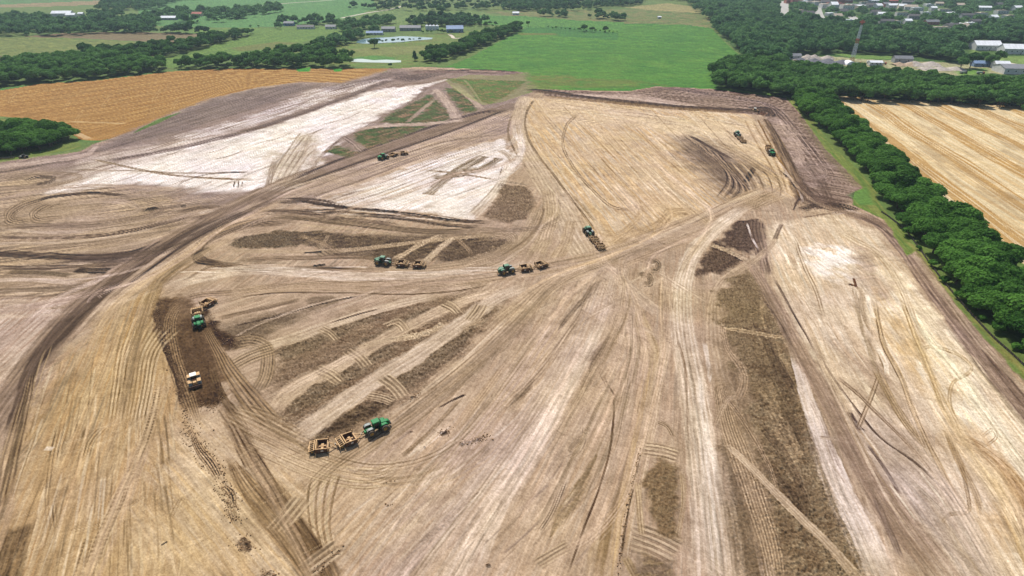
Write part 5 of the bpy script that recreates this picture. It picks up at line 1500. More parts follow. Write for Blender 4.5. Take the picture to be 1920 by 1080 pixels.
# single trees one can tell apart
SG = [('mid', 778, 114, .55, 'cedar', 'dark conical cedar standing alone left of the long hedge'), ('mid', 702, 90, 1.0, '', 'round tree on the near shore of the blue pond'), ('mid', 660, 110, .9, '', 'tree at the left end of the algae covered pond'),
      ('mid', 645, 108, .8, '', 'tree beside the algae covered pond, left of its neighbour'), ('mid', 990, 50, .75, '', 'lone tree at the top corner of the crop field'), ('mid', 1095, 59, .9, '', 'tree in the middle of the hedge across the crop field'),
      ('mid', 1135, 61, .9, '', 'largest tree at the right end of the crop field hedge'), ('mid', 1110, 60, .6, '', 'tree between the two larger ones in the crop field hedge'), ('mid', 1028, 53, .35, '', 'tiny bush at the left end of the crop field hedge'),
      ('mid', 710, 20, .8, '', 'lone round tree by the farm lane left of the pasture'), ('mid', 732, 46, 1.1, '', 'tall tree directly above the farmhouse'), ('mid', 827, 28, 1.3, '', 'tall dark tree at the corner of the far pasture'),
      ('mid', 1160, 10, .7, '', 'lone tree at the top on the olive pasture'), ('mid', 360, 52, 1.0, '', 'tree standing in front of the curved wood at the top left'), ('mid', 1843, 118, 1.15, '', 'large tree beside the grey warehouse'),
      ('mid', 1818, 128, 1.3, '', 'broad tree at the right end of the gravel yard'), ('mid', 1870, 122, 1.35, '', 'full crowned tree in front of the long white building'), ('mid', 1855, 125, 1.1, '', 'tree left of the full crowned one near the warehouse'), ('mid', 1800, 130, 1.2, '', 'tree nearest the light gravel heap'),
      ('mid', 470, 52, .3, '', 'small bush on the grass left of the houses'), ('mid', 485, 52, .35, '', 'second small bush on the grass left of the houses'), ('mid', 517, 52, .35, '', 'small bush nearest the house on the grass')]
for (kk, px, py, sc, nm, lb) in SG:
    g = G(px, py)
    if nm: put_tree('cedar', g.x, g.y, 0, 1.2, lb, None, 'tree', 'cedar_tree')
    else: put_tree(kk, g.x, g.y, tr.uniform(0, 6.28), sc, lb, None)
k = 0
for (x0, y0, x1, y1, n, sc, lb, gr) in ((690, 82, 790, 76, 12, .38, 'small tree on the near bank of the blue pond', 'small trees along the pond'), (680, 72, 700, 68, 3, .5, 'small tree at the left end of the blue pond', 'small trees left of the pond'),
                               (1032, 54, 1160, 63, 16, .32, 'bush in the thin hedge crossing the crop field', 'bushes of the crop field hedge'), (790, 62, 850, 64, 7, .45, 'bush beside the lane below the grain bins', 'bushes below the grain bins'),
                               (850, 46, 930, 50, 7, .6, 'tree in the short row right of the sheds', 'trees in the short row'), (560, 52, 560, 52, 1, .4, 'bush in front of the long low house', None)):
    for i in range(n):
        t = (i + .5) / n
        g = G(x0 + (x1 - x0) * t + tr.uniform(-3, 3), y0 + (y1 - y0) * t + tr.uniform(-.8, .8))
        put_tree('mid', g.x, g.y, tr.uniform(0, 6.28), sc * tr.uniform(.6, 1.3), lb, gr, 'tree' if sc > .4 else 'bush', 'small_tree' if sc > .4 else 'bush', parts=False)

# ------------------------------------------------------------------ water, lanes
def sheet(name, pts, z, mat, label, kind='structure', cat=None):
    me = bpy.data.meshes.new(name)
    W = [tuple(G(*p)) for p in pts]
    me.from_pydata([(x, y, z) for x, y, _ in W], [], [tuple(range(len(W)))])
    me.materials.append(mat)
    o = bpy.data.objects.new(name, me)
    COL.objects.link(o)
    tag(o, label, cat, None, kind)
    return o


M_WATER, n_, b_ = newmat('pond_water')
b_.inputs['Base Color'].default_value = (.16, .26, .30, 1)
b_.inputs['Roughness'].default_value = .12
b_.inputs['Specular IOR Level'].default_value = .8
M_WATER2, n_, b_ = newmat('algae_water')
b_.inputs['Base Color'].default_value = (.36, .42, .36, 1)
b_.inputs['Roughness'].default_value = .35
sheet('pond', [(667, 80), (672, 76), (683, 73), (705, 71), (730, 70), (753, 68), (780, 69), (812, 71), (808, 74), (780, 76), (753, 79), (730, 80), (707, 81.5), (680, 82)], .16, M_WATER, 'blue grey farm pond below the farmhouse')
sheet('pond', [(652, 112), (664, 110.5), (680, 110.5), (700, 113), (725, 112), (752, 113.5), (752, 117), (730, 118), (707, 117.5), (680, 117), (660, 116)], .16, M_WATER2, 'pale algae covered pond above the orange field')
M_ROAD = attr_noise_mat('gravel_road', (196, 184, 166), (160, 148, 130), .95, sc=.2)
M_ASPH = attr_noise_mat('town_street', (168, 164, 156), (140, 136, 128), .9, sc=.1)


def lane(name, pts, w, mat, label, z=.12):
    P = spline([(*p, 1) for p in pts])[:, :2]
    W = [G(*p) for p in P]
    V = []; F = []
    for i, p in enumerate(W):
        d = (W[min(i + 1, len(W) - 1)] - W[max(i - 1, 0)]).normalized()
        n = Vector((-d.y, d.x, 0)) * w / 2
        V += [(p.x + n.x, p.y + n.y, z), (p.x - n.x, p.y - n.y, z)]
        if i: F.append((2 * i - 2, 2 * i - 1, 2 * i + 1, 2 * i))
    me = bpy.data.meshes.new(name)
    me.from_pydata(V, [], F)
    me.materials.append(mat)
    o = bpy.data.objects.new(name, me)
    COL.objects.link(o)
    tag(o, label, None, None, 'structure')


lane('road', [(640, 34), (690, 24), (730, 18), (760, 10)], 7, M_ROAD, 'farm lane climbing past the far pasture')
lane('road', [(480, 12), (540, 6), (600, 2), (640, -2)], 7, M_ROAD, 'country road at the top left')
lane('road', [(842, 64), (848, 68), (855, 72), (895, 68)], 5, M_ROAD, 'farm track below the blue roofed shed')
lane('street', [(1471, 2), (1470, 20), (1468, 38)], 17, M_ASPH, 'straight town street at the left')
lane('street', [(1531, 14), (1535, 28), (1543, 44)], 17, M_ASPH, 'straight town street in the middle')
lane('street', [(1588, 24), (1596, 31), (1608, 38)], 15, M_ASPH, 'short town street at the right')
lane('road', [(1816, 104), (1850, 110), (1900, 120), (1960, 128)], 8, M_ROAD, 'access road beside the warehouses')

# ------------------------------------------------------------------ machines
M_GREEN = attr_noise_mat('tractor_green', (16, 122, 62), (58, 118, 74), .62, sc=1.6, amt=.3, spec=.25)
M_GREEND = attr_noise_mat('dusty_green', (66, 128, 98), (122, 136, 110), .6, sc=1.6, amt=.3)
M_YEL = attr_noise_mat('scraper_yellow', (206, 166, 112), (140, 106, 72), .6, sc=2.2, amt=.3)
M_YELD = attr_noise_mat('dusty_yellow', (186, 152, 108), (134, 106, 76), .7, sc=2.2, amt=.3)
M_RUST = attr_noise_mat('worn_steel', (104, 74, 56), (74, 54, 42), .7, sc=2.5, amt=.3)
M_TYRE = attr_noise_mat('tyre_rubber', (66, 60, 54), (110, 98, 84), .9, sc=1.5, amt=.35)
M_RIM = attr_noise_mat('yellow_rim', (176, 140, 70), (130, 104, 66), .7, sc=3)
M_GLASS, n_, b_ = newmat('cab_glass')
b_.inputs['Base Color'].default_value = (.012, .018, .02, 1); b_.inputs['Roughness'].default_value = .12
M_BLACK = attr_noise_mat('black_metal', (30, 30, 32), (60, 56, 50), .6)
M_GREY = attr_noise_mat('grey_fender', (150, 156, 150), (120, 116, 106), .6)
M_WHITE = attr_noise_mat('white_roof', (244, 238, 222), (214, 206, 186), .6)
M_PANEL = attr_noise_mat('pale_panel', (220, 212, 196), (186, 176, 158), .6)
M_DIRT = attr_noise_mat('load_of_soil', (118, 90, 64), (84, 62, 44), .95, sc=3)


def tyre(t, x, y, r, w, n=20):
    """ring with lugs, axis along y"""
    o = len(t.v)
    prof = [(r * .56, -w / 2 * .8), (r * .92, -w / 2), (r, -w / 2 * .7), (r, w / 2 * .7), (r * .92, w / 2), (r * .56, w / 2 * .8)]
    for k in range(n):
        a = 2 * math.pi * k / n
        for (q, yy) in prof: t.v.append((x + q * math.cos(a), y + yy, r + q * math.sin(a)))
    m = len(prof)
    for k in range(n):
        k2 = (k + 1) % n
        for j in range(m):
            j2 = (j + 1) % m
            t.f.append((o + k * m + j, o + k2 * m + j, o + k2 * m + j2, o + k * m + j2))
    for k in range(n):
        a = 2 * math.pi * (k + .5) / n
        c, s_ = math.cos(a), math.sin(a)
        for sg in (-1, 1):
            t.beam((x + r * .99 * c, y + sg * w * .04, r + r * .99 * s_), (x + r * .99 * math.cos(a + .12), y + sg * w * .46, r + r * .99 * math.sin(a + .12)), .09 * r, .09 * r)
    return t


def make_tractor(G1, name='articulated_tractor'):
    root = empty(name)
    K = []

    def P(mb, nm, mat, par=root, bev=0):
        o = mb.build(nm, mat, par, bev)
        K.append(o)
        return o
    # hood: tapering, rounded nose
    h = MB()
    h.prism([(.9, 1.25), (3.5, 1.2), (3.72, 1.5), (3.62, 2.0), (3.2, 2.32), (.9, 2.55)], -.52, .52)
    P(h, 'hood', G1, bev=.07)
    g = MB(); g.box(3.66, -.44, 1.25, 3.76, .44, 1.98); g.box(2.0, -.545, 1.45, 3.3, -.525, 1.95); g.box(2.0, .525, 1.45, 3.3, .545, 1.95)
    P(g, 'grille', M_BLACK)
    f = MB(); f.box(.0, -.5, .75, 3.6, .5, 1.24); f.box(-3.3, -.45, .75, -.4, .45, 1.3); f.box(-.6, -.22, .7, .3, .22, 1.2)
    f.beam((1.9, -2.0, 1.0), (1.9, 2.0, 1.0), .3); f.beam((-1.9, -2.0, 1.0), (-1.9, 2.0, 1.0), .3)
    P(f, 'chassis', G1)
    d = MB(); d.box(-2.9, -.62, 1.3, -1.0, .62, 1.62, .1, .1); P(d, 'rear_deck', G1, bev=.04)
    w = MB(); w.box(3.72, -.55, .7, 4.15, .55, 1.15, .05, .05); P(w, 'front_weight', M_BLACK if G1 is M_GREEN else M_YELD, bev=.03)
    hb = MB(); hb.box(-3.7, -.12, .5, -3.2, .12, .68); hb.beam((-3.3, -.5, 1.1), (-3.8, -.3, .7), .12); hb.beam((-3.3, .5, 1.1), (-3.8, .3, .7), .12)
    P(hb, 'drawbar', M_BLACK)
    c = MB(); c.prism([(-.75, 1.3), (.85, 1.3), (.98, 2.2), (.8, 3.18), (-.7, 3.18), (-.9, 2.0)], -.78, .78)
    cab = P(c, 'cab', M_GLASS, bev=.05)
    rf = MB(); rf.box(-1.0, -.95, 3.2, 1.1, .95, 3.46, .12, .12)
    r_ = rf.build('cab_roof', G1, cab, .05); K.append(r_)
    for (x, y) in ((-.72, -.8), (-.72, .8), (.84, -.8), (.84, .8)): K.append(MB().beam((x, y, 1.3), (x * .95, y, 3.2), .1).build('cab_pillar', G1, cab))
    mi = MB()
    for s_ in (-1, 1): mi.beam((.9, .8 * s_, 2.7), (1.1, 1.35 * s_, 2.75), .05); mi.box(1.06, 1.25 * s_ - .15, 2.4, 1.12, 1.25 * s_ + .15, 2.9)
    K.append(mi.build('mirror', M_BLACK, cab))
    e = MB(); e.cyl((1.15, -.62, 2.2), (1.15, -.62, 3.75), .13, .11, 10); e.cyl((1.15, -.62, 2.4), (1.15, -.62, 3.2), .18, .18, 10); P(e, 'exhaust_stack', M_BLACK)
    a_ = MB(); a_.cyl((1.3, .6, 2.2), (1.3, .6, 3.2), .12, .12, 8); P(a_, 'air_intake', M_BLACK)
    for sx in (-1, 1):
        for sy in (-1, 1):
            fm = MB()
            x = 1.9 * sx
            pr_ = [(x - .95, 1.95), (x - .6, 2.2), (x + .6, 2.2), (x + .95, 1.95), (x + .95, 2.02), (x + .6, 2.28), (x - .6, 2.28), (x - .95, 2.02)]
            fm.prism(pr_, min(.62 * sy, 1.45 * sy), max(.62 * sy, 1.45 * sy))
            P(fm, 'fender', M_GREY if sx < 0 else G1)
    for sx in (-1, 1):
        for sy in (-1, 1):
            for y in (1.12, 1.78):
                t = tyre(MB(), 1.9 * sx, y * sy, 1.02, .52)
                ty = P(t, 'wheel', M_TYRE)
                rm = MB(); rm.cyl((1.9 * sx, y * sy - .12, 1.02), (1.9 * sx, y * sy + .12, 1.02), .58, .58, 16); rm.cyl((1.9 * sx, y * sy - .25, 1.02), (1.9 * sx, y * sy + .25, 1.02), .2, .2, 10)
                K.append(rm.build('rim', M_RIM, ty))
    st_ = MB()
    for k in range(3): st_.box(.2, -1.15 - .05 * k, .6 + .3 * k, .7, -.8, .66 + .3 * k)
    P(st_, 'step', M_BLACK)
    note_kids(K)
    return root


def make_scraper(Y1, name='pull_scraper'):
    """pull-type earth scraper; x forward, hitch ahead at x = 5.6"""
    root = empty(name)
    K = []

    def P(mb, nm, mat, par=root, bev=0):
        o = mb.build(nm, mat, par, bev)
        K.append(o)
        return o
    b = MB()
    # bowl sides (sloping front edge), floor
    for s_ in (-1, 1):
        y0, y1 = (1.68 * s_, 1.82 * s_)
        b.prism([(-1.3, .35), (1.6, .3), (2.0, .7), (1.7, 1.45), (-1.3, 1.7)], min(y0, y1), max(y0, y1))
    b.box(-1.3, -1.68, .35, 1.7, 1.68, .45)
    bowl = P(b, 'bowl', M_RUST)
    for s_ in (-1, 1): K.append(MB().beam((-1.35, 1.75 * s_, 1.76), (1.75, 1.75 * s_, 1.5), .2, .12).build('side_rail', Y1, bowl))
    K.append(MB().box(.1, -1.86, .75, .75, -1.825, 1.15).build('side_panel', M_PANEL, bowl))
    K.append(MB().box(.1, 1.825, .75, .75, 1.86, 1.15).build('side_panel', M_PANEL, bowl))
    ej = MB(); ej.prism([(-1.1, .5), (-.72, .5), (-.8, 1.3), (-.95, 1.85), (-1.2, 1.85)], -1.6, 1.6)
    P(ej, 'ejector_plate', Y1, bev=.04)
    ld = MB(); ld.box(-.6, -1.4, .46, 1.2, 1.4, .72, .5, .4); P(ld, 'soil_load', M_DIRT)
    rd = MB(); rd.box(-.5, -.15, .75, 1.3, .15, .98); rd.box(.1, -.9, .74, .7, -.3, .95); rd.box(.1, .35, .74, .7, .9, .95); P(rd, 'ejector_ram', Y1)
    # rear slatted frame
    rf = MB()
    rf.beam((-1.55, -1.85, 1.62), (-1.55, 1.85, 1.62), .2, .16); rf.beam((-2.75, -1.85, 1.25), (-2.75, 1.85, 1.25), .2, .2); rf.beam((-2.75, -1.85, .6), (-2.75, 1.85, .6), .14, .14)
    for k in range(6):
        y = -1.75 + 3.5 * k / 5
        rf.beam((-1.5, y, 1.6), (-2.78, y, 1.27), .13, .1)
        rf.beam((-2.75, y, 1.2), (-2.75, y, .6), .1, .1)
    P(rf, 'rear_frame', Y1)
    bf = MB(); bf.box(-3.15, -.4, .7, -2.86, .4, 1.1); P(bf, 'push_bumper', Y1, bev=.03)
    for y in (-1.35, -.5, .5, 1.35):
        t = tyre(MB(), -2.1, y, .56, .42, 14)
        w = P(t, 'wheel', M_TYRE)
        rm = MB(); rm.cyl((-2.1, y - .1, .56), (-2.1, y + .1, .56), .32, .32, 12)
        K.append(rm.build('rim', M_RIM, w))
    fr = MB()
    fr.beam((1.85, -1.9, .95), (1.85, 1.9, .95), .22, .3)
    fr.beam((1.85, -1.86, .6), (1.85, -1.86, 2.05), .2, .2); fr.beam((1.85, 1.86, .6), (1.85, 1.86, 2.05), .2, .2)
    fr.prism([(1.5, .5), (1.75, .5), (1.78, 1.35), (1.6, 1.35)], -1.55, 1.55)
    P(fr, 'front_apron', Y1)
    tg = MB()
    tg.beam((1.9, -1.2, .9), (3.5, -.1, .75), .16, .2); tg.beam((1.9, 1.2, .9), (3.5, .1, .75), .16, .2); tg.beam((3.3, 0, .75), (4.7, 0, .58), .22, .2)
    tg.cyl((2.3, .5, 1.05), (3.4, .12, .95), .1, .08, 8)
    P(tg, 'tongue', Y1)
    hc = MB(); hc.cyl((3.6, 0, .8), (3.6, 0, 1.15), .16, .12, 10); P(hc, 'hose_stand', M_PANEL)
    note_kids(K)
    return root


def place_pair(root, px, py, heading):
    g = G(px, py)
    root.location = (g.x, g.y, .02)
    root.rotation_euler = (0, 0, heading)


tr_bright = make_tractor(M_GREEN)
tr_dusty = make_tractor(M_GREEND)
sc_bright = make_scraper(M_YEL)
sc_dusty = make_scraper(M_YELD)
USED = set()


def fresh(proto):
    if proto.name not in USED:
        USED.add(proto.name)
        return proto
    return copy_tree(proto)


# each train: tractor pixel, nose pixel, scraper pixels, bright?, words
TRAINS = [
    ((706, 807), (745, 791), [(656, 828), (600, 842)], 1, 'bright green articulated tractor in the foreground, nose pointing right', 'foreground tractor'),
    ((374, 609), (380, 634), [(371, 587), (384, 575)], 1, 'green articulated tractor driving down the dark fresh cut toward the compactor', 'tractor on the dark fresh cut'),
    ((719, 495), (700, 493), [(756, 498), (790, 500)], 0, 'dusty green tractor facing left below the cloddy brown strip', 'left tractor of the two in the middle'),
    ((950, 511), (931, 515), [(985, 506), (1014, 500)], 0, 'green tractor facing left on the haul road in the centre', 'tractor at the centre of the photo'),
    ((1103, 438), (1092, 423), [(1114, 452), (1125, 465)], 0, 'pale green tractor raising dust as it drives up to the pad', 'dusty tractor driving up at the pad edge'),
    ((719, 298), (707, 301), [(736, 293), (750, 290)], 1, 'dark green tractor facing left on the upper haul road below the weedy triangles', 'tractor on the upper haul road'),
    ((1382, 255), (1375, 246), [(1388, 262), (1394, 268)], 0, 'small green tractor on the far pad, facing away, left of its neighbour', 'left tractor on the far pad'),
    ((1446, 290), (1450, 297), [(1442, 284), (1440, 279)], 1, 'small dark green tractor on the far pad facing the camera beside the cut bank', 'right tractor on the far pad'),
]
for (t, nose, scs, br, lb, who) in TRAINS:
    gt = G(*t); gn = G(*nose)
    o = fresh(tr_bright if br else tr_dusty)
    hd = math.atan2(gn.y - gt.y, gn.x - gt.x)
    place_pair(o, *t, hd)
    tag(o, lb, 'tractor', 'articulated tractors pulling scrapers')
    back_ = gt - Vector((math.cos(hd), math.sin(hd), 0)) * 3.4
    for j, sp_px in enumerate(scs):
        gs = G(*sp_px)
        d = back_ - gs
        hd2 = math.atan2(d.y, d.x)
        # keep the real drawbar length
        gs = back_ - Vector((math.cos(hd2), math.sin(hd2), 0)) * 4.35
        s_ = fresh(sc_bright if br else sc_dusty)
        s_.location = (gs.x, gs.y, .02)
        s_.rotation_euler = (0, 0, hd2)
        tag(s_, ('first scraper behind the ' if j == 0 else 'last scraper of the two pulled by the ') + who, 'scraper', 'pull scrapers behind tractors')
        back_ = gs - Vector((math.cos(hd2), math.sin(hd2), 0)) * 2.65


def make_compactor():
    root = empty('soil_compactor')
    K = []

    def P(mb, nm, mat, par=root, bev=0):
        o = mb.build(nm, mat, par, bev)
        K.append(o)
        return o
    P(MB().prism([(-3.2, 1.0), (-.6, 1.0), (-.6, 2.2), (-3.0, 2.0)], -.75, .75), 'engine_housing', M_YEL, bev=.06)
    P(MB().box(.3, -.65, .9, 2.9, .65, 1.9, .1, .1).box(-.7, -.3, .8, .5, .3, 1.4), 'front_frame', M_YEL, bev=.05)
    cab = P(MB().box(-1.0, -.85, 1.6, .7, .85, 3.1, .08, .08), 'cab', M_GLASS, bev=.04)
    K.append(MB().box(-1.2, -1.0, 3.12, .9, 1.0, 3.32, .06, .06).build('cab_roof', M_WHITE, cab, .04))
    for sx in (-1, 1):
        for sy in (-1, 1):
            t = MB()
            x = 1.75 * sx; y = 1.35 * sy
            t.cyl((x, y - .55, .85), (x, y + .55, .85), .8, .8, 20)
            for r0 in range(5):
                for k in range(14):
                    a = 2 * math.pi * (k + .5 * (r0 % 2)) / 14
                    yy = y - .44 + .22 * r0
                    t.beam((x + .78 * math.cos(a), yy, .85 + .78 * math.sin(a)), (x + .93 * math.cos(a), yy, .85 + .93 * math.sin(a)), .14, .14)
            P(t, 'padfoot_drum', M_GREY)
            fd = MB(); fd.box(x - .9, y - .6, 1.88, x + .9, y + .6, 1.98); P(fd, 'fender', M_YEL)
    bl = MB(); bl.prism([(3.7, .15), (3.85, .2), (3.72, .7), (3.9, 1.25), (3.75, 1.25), (3.55, .7)], -1.95, 1.95)
    P(bl, 'dozer_blade', M_RUST)
    am = MB(); am.beam((2.6, -.7, .7), (3.65, -.9, .6), .18); am.beam((2.6, .7, .7), (3.65, .9, .6), .18); am.cyl((2.7, 0, 1.6), (3.65, 0, .9), .1, .1, 8); P(am, 'push_arm', M_RUST)
    hy = MB(); hy.box(1.0, -.3, 1.92, 1.5, -.1, 2.1); hy.box(1.0, .1, 1.92, 1.6, .3, 2.1); P(hy, 'hydraulic_block', attr_noise_mat('orange_red', (208, 96, 40), (150, 70, 36), .6))
    P(MB().cyl((-1.9, .4, 2.1), (-1.9, .4, 2.9), .09, .09, 8), 'exhaust_stack', M_BLACK)
    note_kids(K)
    return root


cpt = make_compactor()
ga = G(366, 717); gb = G(371, 742)
cpt.scale = (.9, .9, .9)
place_pair(cpt, 366, 717, math.atan2(gb.y - ga.y, gb.x - ga.x))
tag(cpt, 'yellow soil compactor with a white cab roof and wide blade on the fresh cut', 'compactor')


def make_dozer():
    root = empty('bulldozer')
    K = []

    def P(mb, nm, mat, par=root, bev=0):
        o = mb.build(nm, mat, par, bev)
        K.append(o)
        return o
    for sy in (-1, 1):
        P(MB().prism([(-2.2, .5), (-1.8, .1), (1.6, .1), (2.1, .45), (1.6, .95), (-1.7, 1.1)], 1.15 * sy - .3, 1.15 * sy + .3), 'track', M_BLACK)
    P(MB().box(.2, -.6, .8, 2.1, .6, 1.9, .05, .08), 'engine_housing', M_YEL, bev=.05)
    P(MB().box(-2.2, -.8, .8, .2, .8, 1.5), 'body', M_YEL)
    c = P(MB().box(-1.3, -.75, 1.5, .2, .75, 2.8, .06, .06), 'cab', M_GLASS)
    K.append(MB().box(-1.5, -.9, 2.82, .4, .9, 3.0).build('cab_roof', M_WHITE, c))
    P(MB().prism([(2.6, .1), (2.8, .1), (2.65, .7), (2.85, 1.4), (2.7, 1.4), (2.45, .7)], -2.1, 2.1), 'dozer_blade', M_RUST)
    P(MB().beam((-.2, -1.5, .6), (2.5, -1.5, .5), .16).beam((-.2, 1.5, .6), (2.5, 1.5, .5), .16), 'push_arm', M_YEL)
    note_kids(K)
    return root


dz = make_dozer()
place_pair(dz, 1416, 210, -.7)
tag(dz, 'small bulldozer with a white cab roof at the far corner of the cut bank', 'bulldozer')

# parked implements at the left edge
dh = empty('disc_harrow')
K = []
fr = MB()
for y in (-1.2, 0, 1.2): fr.beam((-5, y, .9), (5, y, .9), .16, .16)
for x in (-5, -2.5, 0, 2.5, 5): fr.beam((x, -1.2, .9), (x, 1.2, .9), .16, .16)
K.append(fr.build('frame', M_BLACK, dh))
dd_ = MB()
for x in range(-10, 11):
    for y in (-.9, .9): dd_.cyl((x * .48, y - .04, .35), (x * .48 + .1, y + .04, .35), .34, .34, 10)
K.append(dd_.build('disc_gang', M_RUST, dh))
K.append(MB().beam((0, 1.2, .9), (0, 4, .5), .2).build('drawbar', M_BLACK, dh))
g = G(10, 298); dh.location = g; dh.rotation_euler = (0, 0, .15)
tag(dh, 'long dark implement frame parked below the left copse', 'harrow')
ot = make_tractor(M_BLACK, 'old_tractor')
place_pair(ot, 45, 296, .1)
ot.scale = (.72, .72, .62)
tag(ot, 'small dark tractor parked on the grass below the left copse', 'tractor')

# ------------------------------------------------------------------ silt fence beside the perimeter road
M_SILT = attr_noise_mat('silt_fabric', (38, 36, 34), (66, 60, 54), .8)
M_POST = attr_noise_mat('wood_post', (150, 126, 96), (110, 92, 70), .9)
fl = [(1652, 398), (1672, 412), (1700, 436), (1728, 474), (1760, 518), (1796, 562), (1828, 598), (1862, 634), (1900, 668), (1945, 712), (2010, 780)]
P_ = spline([(*p, 1) for p in fl])[:, :2]
Wf = [G(*p) for p in P_]
sf = empty('silt_fence', (Wf[0].x, Wf[0].y, 0))
o0 = Vector((Wf[0].x, Wf[0].y, 0))
fab = MB(); pst = []
acc = 0
for i in range(len(Wf) - 1):
    a, b = Wf[i] - o0, Wf[i + 1] - o0
    n = max(1, int((b - a).length / 2.5))
    for k in range(n):
        p = a.lerp(b, k / n); q = a.lerp(b, (k + 1) / n)
        fab.beam((p.x, p.y, .42), (q.x, q.y, .42 + random.Random(i * 31 + k).uniform(-.06, .06)), .05, .8)
        pst.append(p)
fab.build('fabric', M_SILT, sf)
for p in pst[::max(1, len(pst) // 90)]:
    MB().box(p.x - .05, p.y - .05, 0, p.x + .05, p.y + .05, 1.05).build('post', M_POST, sf)
tag(sf, 'long black silt fence between the perimeter road and the east hedgerow', 'fence')

# ------------------------------------------------------------------ buildings
def M_(c, c2=None, **k):
    return attr_noise_mat('paint', c, c2 or tuple(int(x * .88) for x in c), .7, sc=.4, **k)


M_WALL_W = M_((206, 204, 198)); M_WALL_G = M_((150, 152, 150)); M_WALL_B = M_((120, 140, 168)); M_BRICK = M_((168, 110, 94)); M_WALL_T = M_((196, 182, 158))
M_RF_G = M_((128, 128, 130)); M_RF_W = M_((240, 240, 240)); M_RF_B = M_((130, 152, 184)); M_RF_R = M_((176, 92, 74)); M_RF_D = M_((92, 88, 86)); M_RF_T = M_((186, 170, 150))
M_DOOR = M_((90, 84, 78)); M_WINB, n_, b_ = newmat('window_glass')
b_.inputs['Base Color'].default_value = (.03, .04, .05, 1); b_.inputs['Roughness'].default_value = .15


def house(px, py, w, d, h, wall, roof, label, cat='house', name='house', rz=0, flat=False, nwin=3, doors=1, group=None, pitch=.28):
    g = G(px, py)
    root = empty(name, g, rz)
    MB().box(-w / 2, -d / 2, -.3, w / 2, d / 2, h).build('wall', wall, root)
    if flat:
        rf_ = MB().box(-w / 2 - .15, -d / 2 - .15, h, w / 2 + .15, d / 2 + .15, h + .25)
        rf_.box(-w / 2 - .15, -d / 2 - .15, h + .26, w / 2 + .15, -d / 2 + .1, h + .8).box(w * .1, -d * .1, h + .27, w * .1 + 2, d * .1 + 1, h + 1.2)
    else:
        rh = d * pitch
        o_ = .45
        rf_ = MB()
        for s_ in (-1, 1):
            a = [(-w / 2 - o_, s_ * (d / 2 + o_), h - .15), (w / 2 + o_, s_ * (d / 2 + o_), h - .15), (w / 2 + o_, 0, h + rh), (-w / 2 - o_, 0, h + rh)]
            rf_.quad8([Vector(v) for v in a] + [Vector(v) + Vector((0, 0, .18)) for v in a])
        for s_ in (-1, 1):
            gb_ = MB()
            o2 = len(gb_.v)
            x = s_ * (w / 2 - .01)
            gb_.v += [(x, -d / 2, h), (x, d / 2, h), (x, 0, h + rh), (x - s_ * .2, -d / 2, h), (x - s_ * .2, d / 2, h), (x - s_ * .2, 0, h + rh)]
            gb_.f += [(o2, o2 + 1, o2 + 2), (o2 + 3, o2 + 5, o2 + 4), (o2, o2 + 2, o2 + 5, o2 + 3), (o2 + 1, o2 + 4, o2 + 5, o2 + 2), (o2, o2 + 3, o2 + 4, o2 + 1)]
            gb_.build('gable', wall, root)
    rf_.build('roof', roof, root)
    for k in range(nwin):
        x = -w / 2 + (k + .5) * w / nwin
        MB().box(x - .6, -d / 2 - .04, h * .42, x + .6, -d / 2 + .03, h * .42 + 1.3).build('window', M_WINB, root)
    for k in range(doors):
        x = -w / 2 + (k + 1) * w / (doors + 1) + w / (nwin + 1) * .4
        MB().box(x - .5, -d / 2 - .05, 0, x + .5, -d / 2 + .04, min(2.1, h * .8)).build('door', M_DOOR, root)
    tag(root, label, cat, group)
    return root


house(119, 30, 34, 14, 5, M_WALL_W, M_RF_W, 'large white roofed barn in the wood at the top left', 'barn', 'barn', .1, nwin=2)
house(135, 32, 16, 10, 4, M_WALL_W, M_RF_W, 'smaller white shed right of the large white barn', 'shed', 'shed', .1, nwin=1)
house(153, 29, 9, 7, 3.5, M_WALL_W, M_RF_W, 'tiny white shed in the trees right of the barns', 'shed', 'shed', .1, nwin=1)
house(318, 37, 26, 10, 3.5, M_WALL_G, M_RF_W, 'pale roofed house tucked into the curved wood', nwin=4)
house(370, 30, 20, 10, 4, M_WALL_T, M_RF_R, 'tan house with a brown roof behind the curved wood', nwin=3)
house(543, 48, 16, 9, 4, M_WALL_B, M_RF_G, 'grey blue house at the left of the three by the road', nwin=3)
house(574, 54, 26, 9, 3, M_WALL_W, M_RF_D, 'long low white house with a dark roof', nwin=6)
house(621, 54, 16, 9, 3.4, M_WALL_W, M_RF_G, 'white house at the right of the three by the road', nwin=3)
house(729, 59, 20, 10, 4.2, M_WALL_G, M_RF_G, 'grey farmhouse above the blue pond', nwin=4)
house(703, 65, 24, 8, 2.8, M_WALL_W, M_RF_B, 'long blue roofed shed left of the farmhouse', 'shed', 'shed', .05, nwin=5)
house(770, 57, 32, 11, 4.2, M_WALL_G, M_RF_G, 'long grey farm building left of the grain bins', 'barn', 'barn', 0, nwin=4)
house(853, 60, 25, 15, 5, M_WALL_B, M_RF_B, 'blue roofed machine shed right of the grain bins', 'shed', 'machine_shed', .12, nwin=3, doors=2)
house(967, 28, 12, 8, 3.5, M_WALL_W, M_RF_W, 'small white shed alone above the crop field', 'shed', 'shed', .1, nwin=1)
house(1236, 35, 6, 4, 3, M_WALL_W, M_RF_W, 'tiny white hut on the far olive pasture', 'hut', 'hut', .1, nwin=1)
M_BIN = attr_noise_mat('galvanised', (214, 218, 226), (180, 186, 196), .4, metal=.3, sc=1)
